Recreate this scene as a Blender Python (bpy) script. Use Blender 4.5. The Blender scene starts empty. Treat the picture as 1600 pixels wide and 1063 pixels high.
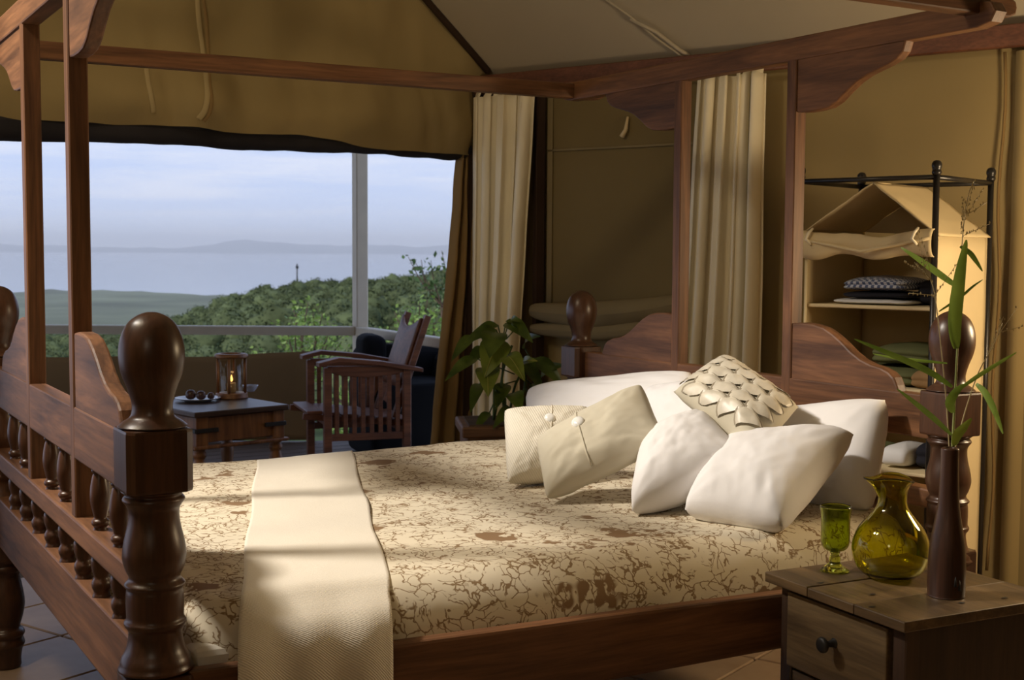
import bpy, bmesh, math, random
from mathutils import Vector, Matrix, noise
random.seed(7)
scene = bpy.context.scene
COL = scene.collection
V = Vector
PI = math.pi

# ------------------------------------------------------------------ camera
FPX, YAW, PITCH, ROLL = 2036.2, 0.5214, 0.06912, 0.00541
CAM = V((-0.6283, -2.4517, 1.3218))
_f = V((math.sin(YAW)*math.cos(PITCH), math.cos(YAW)*math.cos(PITCH), -math.sin(PITCH)))
_r = V((math.cos(YAW), -math.sin(YAW), 0)); _u = _r.cross(_f)
RT = _r*math.cos(ROLL) + _u*math.sin(ROLL); UP = -_r*math.sin(ROLL) + _u*math.cos(ROLL); FW = _f
cd = bpy.data.cameras.new('camera'); cam = bpy.data.objects.new('camera', cd); COL.objects.link(cam)
cd.sensor_fit = 'HORIZONTAL'; cd.sensor_width = 36.0; cd.lens = FPX/1600*36
cd.clip_start = 0.05; cd.clip_end = 200000
cd.dof.use_dof = True; cd.dof.focus_distance = 3.4; cd.dof.aperture_fstop = 9.0
cam.matrix_world = Matrix(((RT.x, UP.x, -FW.x, CAM.x), (RT.y, UP.y, -FW.y, CAM.y), (RT.z, UP.z, -FW.z, CAM.z), (0, 0, 0, 1)))
scene.camera = cam
def ray(x, y): return FW + RT*((x-800)/FPX) - UP*((y-531.5)/FPX)
def at(x, y, d): return CAM + ray(x, y)*d
def onplane(x, y, ax, v):
    r = ray(x, y); return CAM + r*((v-CAM[ax])/r[ax])

# ------------------------------------------------------------------ world
def nn(nt, t, **kw):
    n = nt.nodes.new(t)
    for k, v in kw.items():
        if k in n.inputs: n.inputs[k].default_value = v
        else: setattr(n, k, v)
    return n
def ramp(nt, stops, interp='LINEAR'):
    n = nt.nodes.new('ShaderNodeValToRGB'); cr = n.color_ramp; cr.interpolation = interp
    while len(cr.elements) < len(stops): cr.elements.new(0.5)
    for e, (p, c) in zip(cr.elements, stops):
        e.position = p; e.color = (c[0], c[1], c[2], 1) if not isinstance(c, (int, float)) else (c, c, c, 1)
    return n
w = bpy.data.worlds.new('sky'); scene.world = w; w.use_nodes = True
nt = w.node_tree; nt.nodes.clear(); lk = nt.links.new
out = nn(nt, 'ShaderNodeOutputWorld'); bg = nn(nt, 'ShaderNodeBackground'); bg.inputs['Strength'].default_value = 1.4
tc = nn(nt, 'ShaderNodeTexCoord'); sep = nn(nt, 'ShaderNodeSeparateXYZ'); lk(tc.outputs['Generated'], sep.inputs[0])
r1 = ramp(nt, [(0.0, (.50, .57, .74)), (0.06, (.44, .53, .75)), (0.25, (.36, .47, .74)), (1.0, (.20, .31, .62))]); lk(sep.outputs['Z'], r1.inputs[0])
mp = nn(nt, 'ShaderNodeMapping'); mp.inputs['Scale'].default_value = (3.0, 3.0, 30.0); lk(tc.outputs['Generated'], mp.inputs[0])
nz = nn(nt, 'ShaderNodeTexNoise', Scale=1.6, Detail=7.0, Roughness=0.55); lk(mp.outputs[0], nz.inputs['Vector'])
r2 = ramp(nt, [(0.46, 0.0), (0.64, 0.8)]); lk(nz.outputs[0], r2.inputs[0])
mx = nn(nt, 'ShaderNodeMixRGB'); lk(r2.outputs[0], mx.inputs[0]); lk(r1.outputs[0], mx.inputs[1]); mx.inputs[2].default_value = (.60, .64, .76, 1)
lk(mx.outputs[0], bg.inputs[0]); lk(bg.outputs[0], out.inputs[0])

# ------------------------------------------------------------------ lights
def lamp(name, loc, energy, color, radius):
    l = bpy.data.lights.new(name, 'POINT'); l.energy = energy; l.color = color; l.shadow_soft_size = radius
    o = bpy.data.objects.new(name, l); COL.objects.link(o); o.location = loc; return o
def shaded(name, loc, target, energy, color, radius, cone, blend):      # lamp in an opaque conical shade
    l = bpy.data.lights.new(name, 'SPOT'); l.energy = energy; l.color = color; l.shadow_soft_size = radius; l.spot_size = math.radians(cone); l.spot_blend = blend
    o = bpy.data.objects.new(name, l); COL.objects.link(o); o.location = loc; o.rotation_euler = (V(target)-V(loc)).to_track_quat('-Z', 'Y').to_euler(); return o
shaded('hanging_lamp_light', (-1.5, 1.5, 3.55), (1.10, .62, .6), 740, (1.0, .92, .82), .16, 42, .75)       # shaded lamp hanging beyond the foot of the bed
lamp('ambient_fill_light', (-1.2, .6, 3.2), 62, (1.0, .84, .60), .2)          # unseen point light added under the ridge to lift the ambient level
lamp('bedside_lamp_light', (2.98, -.40, 1.30), 58, (1.0, .75, .45), .14)        # lamp on the far side of the bed head, out of frame
lamp('back_fill_light', (-1.6, -2.6, 2.1), 11, (1.0, .88, .72), .25)             # unseen point light added behind the camera as fill
sl = bpy.data.lights.new('sun', 'SUN'); sl.energy = 2.4; sl.angle = .15; sl.color = (1.0, .93, .82)
so = bpy.data.objects.new('sun', sl); COL.objects.link(so); so.rotation_euler = (math.radians(50), 0, math.radians(-75))

scene.view_settings.view_transform = 'Standard'; scene.view_settings.look = 'None'
scene.view_settings.gamma = 1.0; scene.view_settings.use_curve_mapping = False; scene.view_settings.exposure = 0.0

# ------------------------------------------------------------------ materials
MATS = {}
def newmat(name):
    m = bpy.data.materials.new(name); m.use_nodes = True; nt = m.node_tree
    b = nt.nodes['Principled BSDF']; MATS[name] = m
    return m, nt, b
def setp(b, rough=.6, spec=.5, **kw):
    b.inputs['Roughness'].default_value = rough; b.inputs['Specular IOR Level'].default_value = spec
    for k, v in kw.items(): b.inputs[k].default_value = v
def bump(nt, b, src, strength, dist):
    bp = nn(nt, 'ShaderNodeBump'); bp.inputs['Strength'].default_value = strength; bp.inputs['Distance'].default_value = dist
    nt.links.new(src, bp.inputs['Height']); nt.links.new(bp.outputs[0], b.inputs['Normal'])
def wood(name, dark, light, axis, rough=.38, spec=.5, grain=1.0):
    m, nt, b = newmat(name); setp(b, rough, spec); lk = nt.links.new
    tc = nn(nt, 'ShaderNodeTexCoord'); mp = nn(nt, 'ShaderNodeMapping')
    s = [11*grain]*3; s[axis] = .9*grain; mp.inputs['Scale'].default_value = s
    oi = nn(nt, 'ShaderNodeObjectInfo'); ad = nn(nt, 'ShaderNodeVectorMath', operation='ADD')
    ml = nn(nt, 'ShaderNodeMath', operation='MULTIPLY'); ml.inputs[1].default_value = 3.0; lk(oi.outputs['Random'], ml.inputs[0])
    lk(tc.outputs['Object'], ad.inputs[0]); lk(ml.outputs[0], ad.inputs[1]); lk(ad.outputs[0], mp.inputs[0])
    n1 = nn(nt, 'ShaderNodeTexNoise', Scale=1.5, Detail=5.0, Roughness=.6, Distortion=.8); lk(mp.outputs[0], n1.inputs['Vector'])
    mp2 = nn(nt, 'ShaderNodeMapping'); s2 = [60*grain]*3; s2[axis] = 4*grain; mp2.inputs['Scale'].default_value = s2; lk(ad.outputs[0], mp2.inputs[0])
    n2 = nn(nt, 'ShaderNodeTexNoise', Scale=2.0, Detail=3.0); lk(mp2.outputs[0], n2.inputs['Vector'])
    mid = [(a+c)/2 for a, c in zip(dark, light)]
    r = ramp(nt, [(.30, dark), (.5, mid), (.68, light)]); lk(n1.outputs[0], r.inputs[0])
    mx = nn(nt, 'ShaderNodeMixRGB', blend_type='MULTIPLY'); mx.inputs[0].default_value = .55
    r2 = ramp(nt, [(.35, .55), (.6, 1.0)]); lk(n2.outputs[0], r2.inputs[0]); lk(r.outputs[0], mx.inputs[1]); lk(r2.outputs[0], mx.inputs[2])
    lk(mx.outputs[0], b.inputs['Base Color']); bump(nt, b, n2.outputs[0], .12, .002)
    return m
def cloth(name, col, var=.12, scale=3.0, weave=900, bstr=.15, rough=.9, tint=None, wrinkle=0.0, wscale=6.0):
    m, nt, b = newmat(name); setp(b, rough, .2); lk = nt.links.new
    tc = nn(nt, 'ShaderNodeTexCoord')
    n1 = nn(nt, 'ShaderNodeTexNoise', Scale=scale, Detail=4.0); lk(tc.outputs['Object'], n1.inputs['Vector'])
    lo = [c*(1-var) for c in col]; hi = tint or [min(1, c*(1+var)) for c in col]
    r = ramp(nt, [(.3, lo), (.7, hi)]); lk(n1.outputs[0], r.inputs[0]); lk(r.outputs[0], b.inputs['Base Color'])
    n2 = nn(nt, 'ShaderNodeTexNoise', Scale=weave, Detail=1.0); lk(tc.outputs['Object'], n2.inputs['Vector'])
    src = n2.outputs[0]
    if wrinkle:
        n3 = nn(nt, 'ShaderNodeTexNoise', Scale=wscale, Detail=3.0, Distortion=1.2); lk(tc.outputs['Object'], n3.inputs['Vector'])
        ml = nn(nt, 'ShaderNodeMath', operation='MULTIPLY_ADD'); lk(n3.outputs[0], ml.inputs[0]); ml.inputs[1].default_value = wrinkle*30; lk(n2.outputs[0], ml.inputs[2]); src = ml.outputs[0]
    bump(nt, b, src, bstr, .002)
    return m
def plain(name, col, rough=.5, spec=.5, var=.1, scale=8.0, **kw):
    m, nt, b = newmat(name); setp(b, rough, spec, **kw)
    tc = nn(nt, 'ShaderNodeTexCoord'); n1 = nn(nt, 'ShaderNodeTexNoise', Scale=scale, Detail=3.0); nt.links.new(tc.outputs['Object'], n1.inputs['Vector'])
    r = ramp(nt, [(.3, [c*(1-var) for c in col]), (.7, [min(1, c*(1+var)) for c in col])]); nt.links.new(n1.outputs[0], r.inputs[0]); nt.links.new(r.outputs[0], b.inputs['Base Color'])
    return m
BD, BL_ = (.060, .025, .012), (.24, .108, .047)
WX = wood('bed_wood_x', BD, BL_, 0, .5, .35); WY = wood('bed_wood_y', BD, BL_, 1, .5, .35); WZ = wood('bed_wood_z', BD, BL_, 2, .5, .35)
WT = wood('turned_wood', (.045, .020, .012), (.105, .045, .024), 2, rough=.33, spec=.5)
RED = wood('red_trim_wood', (.10, .032, .016), (.19, .07, .035), 1, rough=.55)
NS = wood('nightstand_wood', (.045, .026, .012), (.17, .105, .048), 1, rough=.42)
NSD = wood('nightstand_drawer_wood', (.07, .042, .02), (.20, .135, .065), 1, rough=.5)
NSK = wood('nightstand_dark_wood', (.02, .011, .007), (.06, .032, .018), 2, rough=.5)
CHW = wood('chair_wood', (.09, .03, .014), (.24, .09, .04), 0, rough=.5)
TBW = wood('deck_table_wood', (.13, .05, .02), (.34, .16, .06), 2, rough=.45)
TBT = wood('deck_table_top_wood', (.05, .028, .02), (.10, .06, .045), 0, rough=.4)
PLW = wood('planter_wood', (.10, .045, .02), (.24, .12, .055), 0, rough=.6)
VSW = wood('vase_wood', (.028, .013, .009), (.085, .035, .02), 2, rough=.35)
DKW = wood('deck_board_wood', (.07, .045, .03), (.14, .09, .06), 0, rough=.7)
CANV = cloth('tent_canvas', (.33, .25, .115), .10, 1.2, 700, .12)
TAPE = cloth('canvas_tape', (.42, .33, .17), .08, 3.0, 600, .12)
ROOFM = cloth('roof_canvas', (.46, .40, .30), .06, 1.0, 700, .08)
DRK = cloth('dark_rolled_net', (.035, .032, .036), .25, 4.0, 500, .3)
JAMB = cloth('jamb_canvas', (.26, .17, .07), .15, 2.0, 600, .15)
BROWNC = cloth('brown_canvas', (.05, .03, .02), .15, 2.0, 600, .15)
WINM = cloth('window_mesh_canvas', (.20, .15, .065), .08, 1.5, 500, .2)
BLINDM = cloth('rolled_blind_canvas', (.24, .19, .10), .12, 3.0, 600, .2)
CURT = cloth('curtain_cotton', (.90, .82, .62), .05, 3.0, 800, .1)
WARD = cloth('wardrobe_canvas', (.70, .57, .34), .06, 3.0, 700, .12)
WHT = cloth('white_cotton', (.84, .82, .81), .02, 3.0, 900, .25, rough=.8, wrinkle=.03, wscale=9)
BEIGE = cloth('beige_linen', (.60, .55, .43), .04, 3.0, 900, .25, wrinkle=.08, wscale=8)
CREAMP = plain('piping_cotton', (.75, .68, .52), .8, .2, .05)
MATT = cloth('mattress_ticking', (.75, .70, .60), .04, 4.0, 600, .1)
BLK = cloth('black_cover_cloth', (.006, .006, .007), .2, 3.0, 600, .2)
WPT = plain('white_paint', (.60, .52, .39), .5, .4, .06)
IRON = plain('dark_iron', (.035, .033, .033), .35, .6, .2, Metallic=.6)
BLKIRON = plain('black_iron_strap', (.015, .014, .014), .5, .5, .2)
DODG = cloth('dodger_canvas', (.26, .16, .07), .15, 1.5, 500, .15)
PORC = plain('glazed_plate', (.45, .48, .58), .2, .6, .1)
FRUIT = plain('dark_fruit', (.06, .025, .02), .35, .5, .3)
WAXM = plain('candle_wax', (.75, .55, .25), .5, .4, .05)
SHELL = plain('mother_of_pearl', (.85, .84, .80), .15, .9, .08, 30.0)
SEQ = plain('silver_applique', (.66, .60, .48), .42, .6, .12, 25.0)
SEQ2 = plain('grey_braid', (.33, .28, .20), .6, .4, .15)
def emis(name, col, s):
    m, nt, b = newmat(name); b.inputs['Base Color'].default_value = (*col, 1); b.inputs['Emission Color'].default_value = (*col, 1); b.inputs['Emission Strength'].default_value = s; return m
FLAME = emis('flame', (1.0, .55, .15), 3.0)
def glassmat(name, col, rough=.02, ior=1.45):
    m, nt, b = newmat(name); setp(b, rough, .5, **{'Transmission Weight': 1.0, 'IOR': ior}); b.inputs['Base Color'].default_value = (*col, 1); return m
GREEN = glassmat('olive_glass', (.68, .67, .08)); GREEN2 = glassmat('goblet_glass', (.55, .66, .10)); CLEAR = None
CLEAR, nt, b = newmat('lantern_glass'); setp(b, .03, .5); nt.nodes.remove(b); tr_ = nn(nt, 'ShaderNodeBsdfTransparent'); tr_.inputs[0].default_value = (.93, .90, .84, 1); gl_ = nn(nt, 'ShaderNodeBsdfGlossy'); gl_.inputs['Roughness'].default_value = .05; mx_ = nn(nt, 'ShaderNodeMixShader'); mx_.inputs[0].default_value = .06
nt.links.new(tr_.outputs[0], mx_.inputs[1]); nt.links.new(gl_.outputs[0], mx_.inputs[2]); nt.links.new(mx_.outputs[0], nt.nodes['Material Output'].inputs[0])
def leafmat(name, c1, c2, rough=.45, trans=.25):
    m, nt, b = newmat(name); setp(b, rough, .4); lk = nt.links.new
    tc = nn(nt, 'ShaderNodeTexCoord'); n = nn(nt, 'ShaderNodeTexNoise', Scale=9.0, Detail=3.0); lk(tc.outputs['Object'], n.inputs['Vector'])
    r = ramp(nt, [(.3, c1), (.7, c2)]); lk(n.outputs[0], r.inputs[0]); lk(r.outputs[0], b.inputs['Base Color'])
    tr = nn(nt, 'ShaderNodeBsdfTranslucent'); lk(r.outputs[0], tr.inputs[0]); mix = nn(nt, 'ShaderNodeMixShader'); mix.inputs[0].default_value = trans
    o = nt.nodes['Material Output']; lk(b.outputs[0], mix.inputs[1]); lk(tr.outputs[0], mix.inputs[2]); lk(mix.outputs[0], o.inputs[0])
    return m
GRASS = leafmat('grass_blade', (.13, .22, .03), (.26, .38, .07)); STEM = leafmat('grass_stem', (.28, .33, .10), (.40, .42, .16))
SEED = leafmat('seed_head', (.42, .33, .16), (.60, .50, .28)); PLEAF = leafmat('house_plant_leaf', (.04, .075, .012), (.13, .19, .03), .35)
PLEAF2 = leafmat('house_plant_leaf_pale', (.11, .15, .02), (.24, .30, .05), .35)
PVEIN = leafmat('leaf_vein', (.30, .32, .06), (.42, .42, .1))
TLEAF = leafmat('tree_leaf', (.09, .16, .025), (.26, .38, .08)); TLEAF2 = leafmat('dark_tree_leaf', (.035, .07, .018), (.09, .15, .04)); BARK = plain('bark', (.09, .06, .04), .9, .2, .3)
GSHIRT = cloth('green_folded_cloth', (.13, .14, .06), .15, 6.0, 500, .2); DKCL = cloth('dark_folded_cloth', (.02, .02, .028), .2, 6.0, 500, .2)
WCL = cloth('white_folded_cloth', (.72, .72, .72), .05, 6.0, 500, .2); TANCL = cloth('tan_folded_cloth', (.30, .18, .08), .2, 6.0, 500, .2)
# blue checked shirt
m, nt, b = newmat('blue_check_cloth'); setp(b, .9, .2); lk = nt.links.new
tc = nn(nt, 'ShaderNodeTexCoord'); ck = nn(nt, 'ShaderNodeTexChecker', Scale=90.0); ck.inputs['Color1'].default_value = (.55, .58, .66, 1); ck.inputs['Color2'].default_value = (.10, .13, .24, 1)
lk(tc.outputs['Object'], ck.inputs[0]); lk(ck.outputs[0], b.inputs['Base Color']); BCHK = m
# floor tile, warm buff clay
m, nt, b = newmat('clay_tile'); setp(b, .45, .45); lk = nt.links.new
tc = nn(nt, 'ShaderNodeTexCoord'); oi = nn(nt, 'ShaderNodeObjectInfo'); n = nn(nt, 'ShaderNodeTexNoise', Scale=5.0, Detail=6.0); ad = nn(nt, 'ShaderNodeVectorMath', operation='ADD')
ml = nn(nt, 'ShaderNodeMath', operation='MULTIPLY'); ml.inputs[1].default_value = 20.0; lk(oi.outputs['Random'], ml.inputs[0]); lk(tc.outputs['Object'], ad.inputs[0]); lk(ml.outputs[0], ad.inputs[1]); lk(ad.outputs[0], n.inputs['Vector'])
r = ramp(nt, [(.3, (.30, .20, .125)), (.7, (.42, .30, .20))]); lk(n.outputs[0], r.inputs[0]); lk(r.outputs[0], b.inputs['Base Color']); TILE = m
GROUT = plain('grout', (.12, .09, .065), .9, .2)
# printed bedspread: brown twig tracery and leaf-like blots on cream
m, nt, b = newmat('printed_bedspread'); setp(b, .85, .2); lk = nt.links.new
tc = nn(nt, 'ShaderNodeTexCoord'); dn = nn(nt, 'ShaderNodeTexNoise', Scale=9.0, Detail=4.0); lk(tc.outputs['Object'], dn.inputs['Vector'])
def distort(amount):
    s = nn(nt, 'ShaderNodeVectorMath', operation='MULTIPLY_ADD'); lk(dn.outputs['Color'], s.inputs[0]); s.inputs[1].default_value = (amount,)*3; lk(tc.outputs['Object'], s.inputs[2]); return s.outputs[0]
def twigs(scale, amount, width):
    vo = nn(nt, 'ShaderNodeTexVoronoi', feature='DISTANCE_TO_EDGE'); vo.inputs['Scale'].default_value = scale; lk(distort(amount), vo.inputs['Vector'])
    r = ramp(nt, [(width*.55, 1.0), (width, 0.0)]); lk(vo.outputs['Distance'], r.inputs[0]); return r.outputs[0]
def masked(src, scale, lo, hi, seed):
    mp = nn(nt, 'ShaderNodeMapping'); mp.inputs['Location'].default_value = (seed, seed*2, 0); lk(tc.outputs['Object'], mp.inputs[0])
    n = nn(nt, 'ShaderNodeTexNoise', Scale=scale, Detail=3.0); lk(mp.outputs[0], n.inputs['Vector']); r = ramp(nt, [(lo, 0.0), (hi, 1.0)]); lk(n.outputs[0], r.inputs[0])
    if src is None: return r.outputs[0]
    mu = nn(nt, 'ShaderNodeMath', operation='MULTIPLY'); lk(src, mu.inputs[0]); lk(r.outputs[0], mu.inputs[1]); return mu.outputs[0]
def vmax(a, c):
    mu = nn(nt, 'ShaderNodeMath', operation='MAXIMUM'); lk(a, mu.inputs[0]); lk(c, mu.inputs[1]); return mu.outputs[0]
t = masked(twigs(15, .16, .034), 17, .47, .51, 1.3)
t = vmax(t, masked(twigs(30, .10, .042), 22, .48, .52, 4.1))
t = vmax(t, masked(twigs(8, .26, .022), 13, .44, .48, 7.7))
blot = masked(None, 4.6, .615, .63, 9.2)
blot2 = masked(blot, 20.0, .44, .47, 2.2)
base = nn(nt, 'ShaderNodeMixRGB'); lk(t, base.inputs[0]); base.inputs[1].default_value = (.70, .62, .47, 1); base.inputs[2].default_value = (.27, .18, .095, 1)
bm2 = nn(nt, 'ShaderNodeMixRGB'); lk(blot2, bm2.inputs[0]); lk(base.outputs[0], bm2.inputs[1]); bm2.inputs[2].default_value = (.25, .155, .08, 1)
lk(bm2.outputs[0], b.inputs['Base Color'])
n3 = nn(nt, 'ShaderNodeTexNoise', Scale=7.0, Detail=3.0); lk(tc.outputs['Object'], n3.inputs['Vector']); bump(nt, b, n3.outputs[0], .25, .02); SPREAD = m
# woven runner
m, nt, b = newmat('woven_runner'); setp(b, .95, .15); lk = nt.links.new
tc = nn(nt, 'ShaderNodeTexCoord'); wv = nn(nt, 'ShaderNodeTexWave', wave_type='BANDS', bands_direction='DIAGONAL'); wv.inputs['Scale'].default_value = 90; wv.inputs['Distortion'].default_value = 1.5; wv.inputs['Detail'].default_value = 2
lk(tc.outputs['Object'], wv.inputs['Vector']); n = nn(nt, 'ShaderNodeTexNoise', Scale=220.0, Detail=2.0); lk(tc.outputs['Object'], n.inputs['Vector'])
r = ramp(nt, [(.2, (.70, .63, .51)), (.8, (.84, .78, .67))]); lk(wv.outputs[0], r.inputs[0]); lk(r.outputs[0], b.inputs['Base Color'])
mu = nn(nt, 'ShaderNodeMath', operation='ADD'); lk(wv.outputs[0], mu.inputs[0]); lk(n.outputs[0], mu.inputs[1]); bump(nt, b, mu.outputs[0], .45, .0025); RUN = m
# ribbed knit
m, nt, b = newmat('ribbed_knit'); setp(b, .9, .2); lk = nt.links.new
tc = nn(nt, 'ShaderNodeTexCoord'); mp = nn(nt, 'ShaderNodeMapping'); mp.inputs['Rotation'].default_value = (.5, .3, .6); lk(tc.outputs['Object'], mp.inputs[0])
wv = nn(nt, 'ShaderNodeTexWave', wave_type='BANDS', bands_direction='X'); wv.inputs['Scale'].default_value = 50; wv.inputs['Distortion'].default_value = 1.0; lk(mp.outputs[0], wv.inputs['Vector'])
r = ramp(nt, [(.1, (.66, .61, .50)), (.7, (.74, .69, .58))]); lk(wv.outputs[0], r.inputs[0]); lk(r.outputs[0], b.inputs['Base Color']); bump(nt, b, wv.outputs[0], .3, .003); KNIT = m
# outdoor materials
FOREST = plain('forest_leaf', (.085, .105, .045), .9, .1, .5, .35); LANDM = plain('scrub_land', (.13, .145, .09), .95, .1, .35, .004); MTN = plain('mountain_rock', (.10, .12, .11), .95, .1, .2, .001)
SLOPE = plain('slope_scrub', (.05, .075, .03), .95, .1, .5, .3)
m, nt, b = newmat('lake_water'); setp(b, .12, .5); b.inputs['Base Color'].default_value = (.05, .08, .11, 1); b.inputs['IOR'].default_value = 1.6; WATER = m

# ------------------------------------------------------------------ mesh helpers
def link(name, me, mat, parent=None, smooth=False):
    if smooth:
        for p in me.polygons: p.use_smooth = True
    o = bpy.data.objects.new(name, me); COL.objects.link(o)
    if mat is not None and len(me.materials) == 0: me.materials.append(mat)
    if parent is not None: o.parent = parent
    return o
def mesh(name, verts, faces):
    me = bpy.data.meshes.new(name); me.from_pydata([tuple(v) for v in verts], [], faces); me.update(); return me
def empty(name, loc=(0, 0, 0), rz=0.0):
    o = bpy.data.objects.new(name, None); COL.objects.link(o); o.location = loc; o.rotation_euler = (0, 0, rz); o.empty_display_size = .1; return o
def tag(o, label, cat, group=None, kind=None):
    if label: o['label'] = label
    if cat: o['category'] = cat
    if group: o['group'] = group
    if kind: o['kind'] = kind
    return o
def struct(o, label=None, cat=None):
    o['kind'] = 'structure'
    if label: o['label'] = label
    if cat: o['category'] = cat
    return o
def fin(bm, name):
    bmesh.ops.recalc_face_normals(bm, faces=bm.faces); me = bpy.data.meshes.new(name); bm.to_mesh(me); bm.free(); return me
def boxme(name, lo, hi, bev=.003, seg=1):
    bm = bmesh.new(); bmesh.ops.create_cube(bm, size=1)
    lo, hi = V(lo), V(hi)
    for v in bm.verts: v.co = V(((v.co[i]+.5)*(hi[i]-lo[i])+lo[i]) for i in range(3))
    if bev: bmesh.ops.bevel(bm, geom=bm.edges[:], offset=bev, segments=seg, affect='EDGES', profile=.5)
    return fin(bm, name)
def box(name, lo, hi, mat, parent=None, bev=.003, seg=1): return link(name, boxme(name, lo, hi, bev, seg), mat, parent)
def lathe_bm(bm, prof, seg=32, cx=0, cy=0):
    rings = []
    for z, r in prof:
        if r < 1e-5: rings.append([bm.verts.new((cx, cy, z))])
        else: rings.append([bm.verts.new((cx+r*math.cos(2*PI*k/seg), cy+r*math.sin(2*PI*k/seg), z)) for k in range(seg)])
    for a, b2 in zip(rings, rings[1:]):
        for k in range(seg):
            k2 = (k+1) % seg
            if len(a) == 1 and len(b2) == 1: continue
            if len(a) == 1: bm.faces.new((a[0], b2[k], b2[k2]))
            elif len(b2) == 1: bm.faces.new((a[k], b2[0], a[k2]))
            else: bm.faces.new((a[k], b2[k], b2[k2], a[k2]))
def smoothprof(pts, n=4):
    res = []
    for i in range(len(pts)-1):
        p0 = pts[max(i-1, 0)]; p1 = pts[i]; p2 = pts[i+1]; p3 = pts[min(i+2, len(pts)-1)]
        for k in range(n):
            t = k/n
            q = [.5*((2*p1[j])+(-p0[j]+p2[j])*t+(2*p0[j]-5*p1[j]+4*p2[j]-p3[j])*t*t+(-p0[j]+3*p1[j]-3*p2[j]+p3[j])*t**3) for j in range(len(p1))]
            res.append(tuple(q))
    res.append(tuple(pts[-1])); return res
def lathe(name, prof, mat, parent=None, seg=32, sm=3, cx=0, cy=0):
    bm = bmesh.new(); pr = smoothprof(prof, sm) if sm > 1 else prof
    pr = [(z, max(r, 0)) for z, r in pr]
    lathe_bm(bm, pr, seg, cx, cy); return link(name, fin(bm, name), mat, parent, True)
def tubeme(name, pts, rad, seg=8, cap=True):
    pts = [V(p) for p in pts]; n = len(pts); rads = rad if isinstance(rad, (list, tuple)) else [rad]*n
    vs, fs = [], []; prev = None
    for i, p in enumerate(pts):
        t = (pts[min(i+1, n-1)]-pts[max(i-1, 0)]).normalized()
        ref = prev if prev is not None else (V((0, 0, 1)) if abs(t.z) < .9 else V((1, 0, 0)))
        a = (ref - t*ref.dot(t)).normalized(); b2 = t.cross(a); prev = a
        for k in range(seg):
            an = 2*PI*k/seg; vs.append(p + (a*math.cos(an)+b2*math.sin(an))*rads[i])
    for i in range(n-1):
        for k in range(seg):
            k2 = (k+1) % seg; fs.append((i*seg+k, i*seg+k2, (i+1)*seg+k2, (i+1)*seg+k))
    if cap: fs.append(tuple(range(seg-1, -1, -1))); fs.append(tuple((n-1)*seg+k for k in range(seg)))
    return mesh(name, vs, fs)
def tube(name, pts, rad, mat, parent=None, seg=8): return link(name, tubeme(name, pts, rad, seg), mat, parent, True)
def panel(name, outline, axis, lo, hi, mat, parent=None, bev=.004):
    # outline: list of 2D points in the plane perpendicular to axis; extruded lo..hi along axis
    def mk(p, h):
        return {0: (h, p[0], p[1]), 1: (p[0], h, p[1]), 2: (p[0], p[1], h)}[axis]
    bm = bmesh.new(); a = [bm.verts.new(mk(p, lo)) for p in outline]; c = [bm.verts.new(mk(p, hi)) for p in outline]
    n = len(outline); f1 = bm.faces.new(a); f2 = bm.faces.new(c[::-1]); es = list(f1.edges)+list(f2.edges)
    for i in range(n): bm.faces.new((a[i], c[i], c[(i+1) % n], a[(i+1) % n]))
    bmesh.ops.recalc_face_normals(bm, faces=bm.faces)
    if bev: bmesh.ops.bevel(bm, geom=es, offset=bev, segments=2, affect='EDGES', profile=.5)
    return link(name, fin(bm, name), mat, parent)
def grid(name, nu, nv, fn, mat, parent=None, thick=0.0, smooth=True):
    vs = [fn(i/nu, j/nv) for j in range(nv+1) for i in range(nu+1)]
    fs = [(j*(nu+1)+i, j*(nu+1)+i+1, (j+1)*(nu+1)+i+1, (j+1)*(nu+1)+i) for j in range(nv) for i in range(nu)]
    me = mesh(name, vs, fs)
    if thick:
        bm = bmesh.new(); bm.from_mesh(me); bmesh.ops.recalc_face_normals(bm, faces=bm.faces); bmesh.ops.solidify(bm, geom=bm.faces[:], thickness=thick); bm.to_mesh(me); bm.free()
    return link(name, me, mat, parent, smooth)
def fbm(p, s=1.0, seed=0.0): return noise.fractal(V(p)*s+V((seed, seed*1.7, seed*.3)), 1.0, 2.0, 3)
def sub(p, q): return tuple(a-b2 for a, b2 in zip(p, q))

# ================================================================== TENT
KX = V((2.497, 3.276, 0)); WD = V((.914, -2.157, 0)).normalized(); WN = V((-WD.y, WD.x, 0))      # WN points out of the room? checked below
if WN.dot(V((0, 0, 0))-KX) < 0: WN = -WN                                                         # inward normal
GD = V((-1, -.08, 0)).normalized(); GN = V((.08, -1, 0)).normalized()                            # gable direction, inward normal
PLZ = 2.19
def wallp(s, z, off=0.0): return KX + WD*s + WN*off + V((0, 0, z))
def gabp(s, z, off=0.0): return KX + GD*s + GN*off + V((0, 0, z))
def wall_s(px, py=400):     # distance along the wall seen at a pixel column
    r = ray(px, py); t = (KX-CAM).dot(WN)/r.dot(WN); return (CAM+r*t-KX).dot(WD)
def wall_z(px, py): 
    r = ray(px, py); t = (KX-CAM).dot(WN)/r.dot(WN); return (CAM+r*t).z
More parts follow.
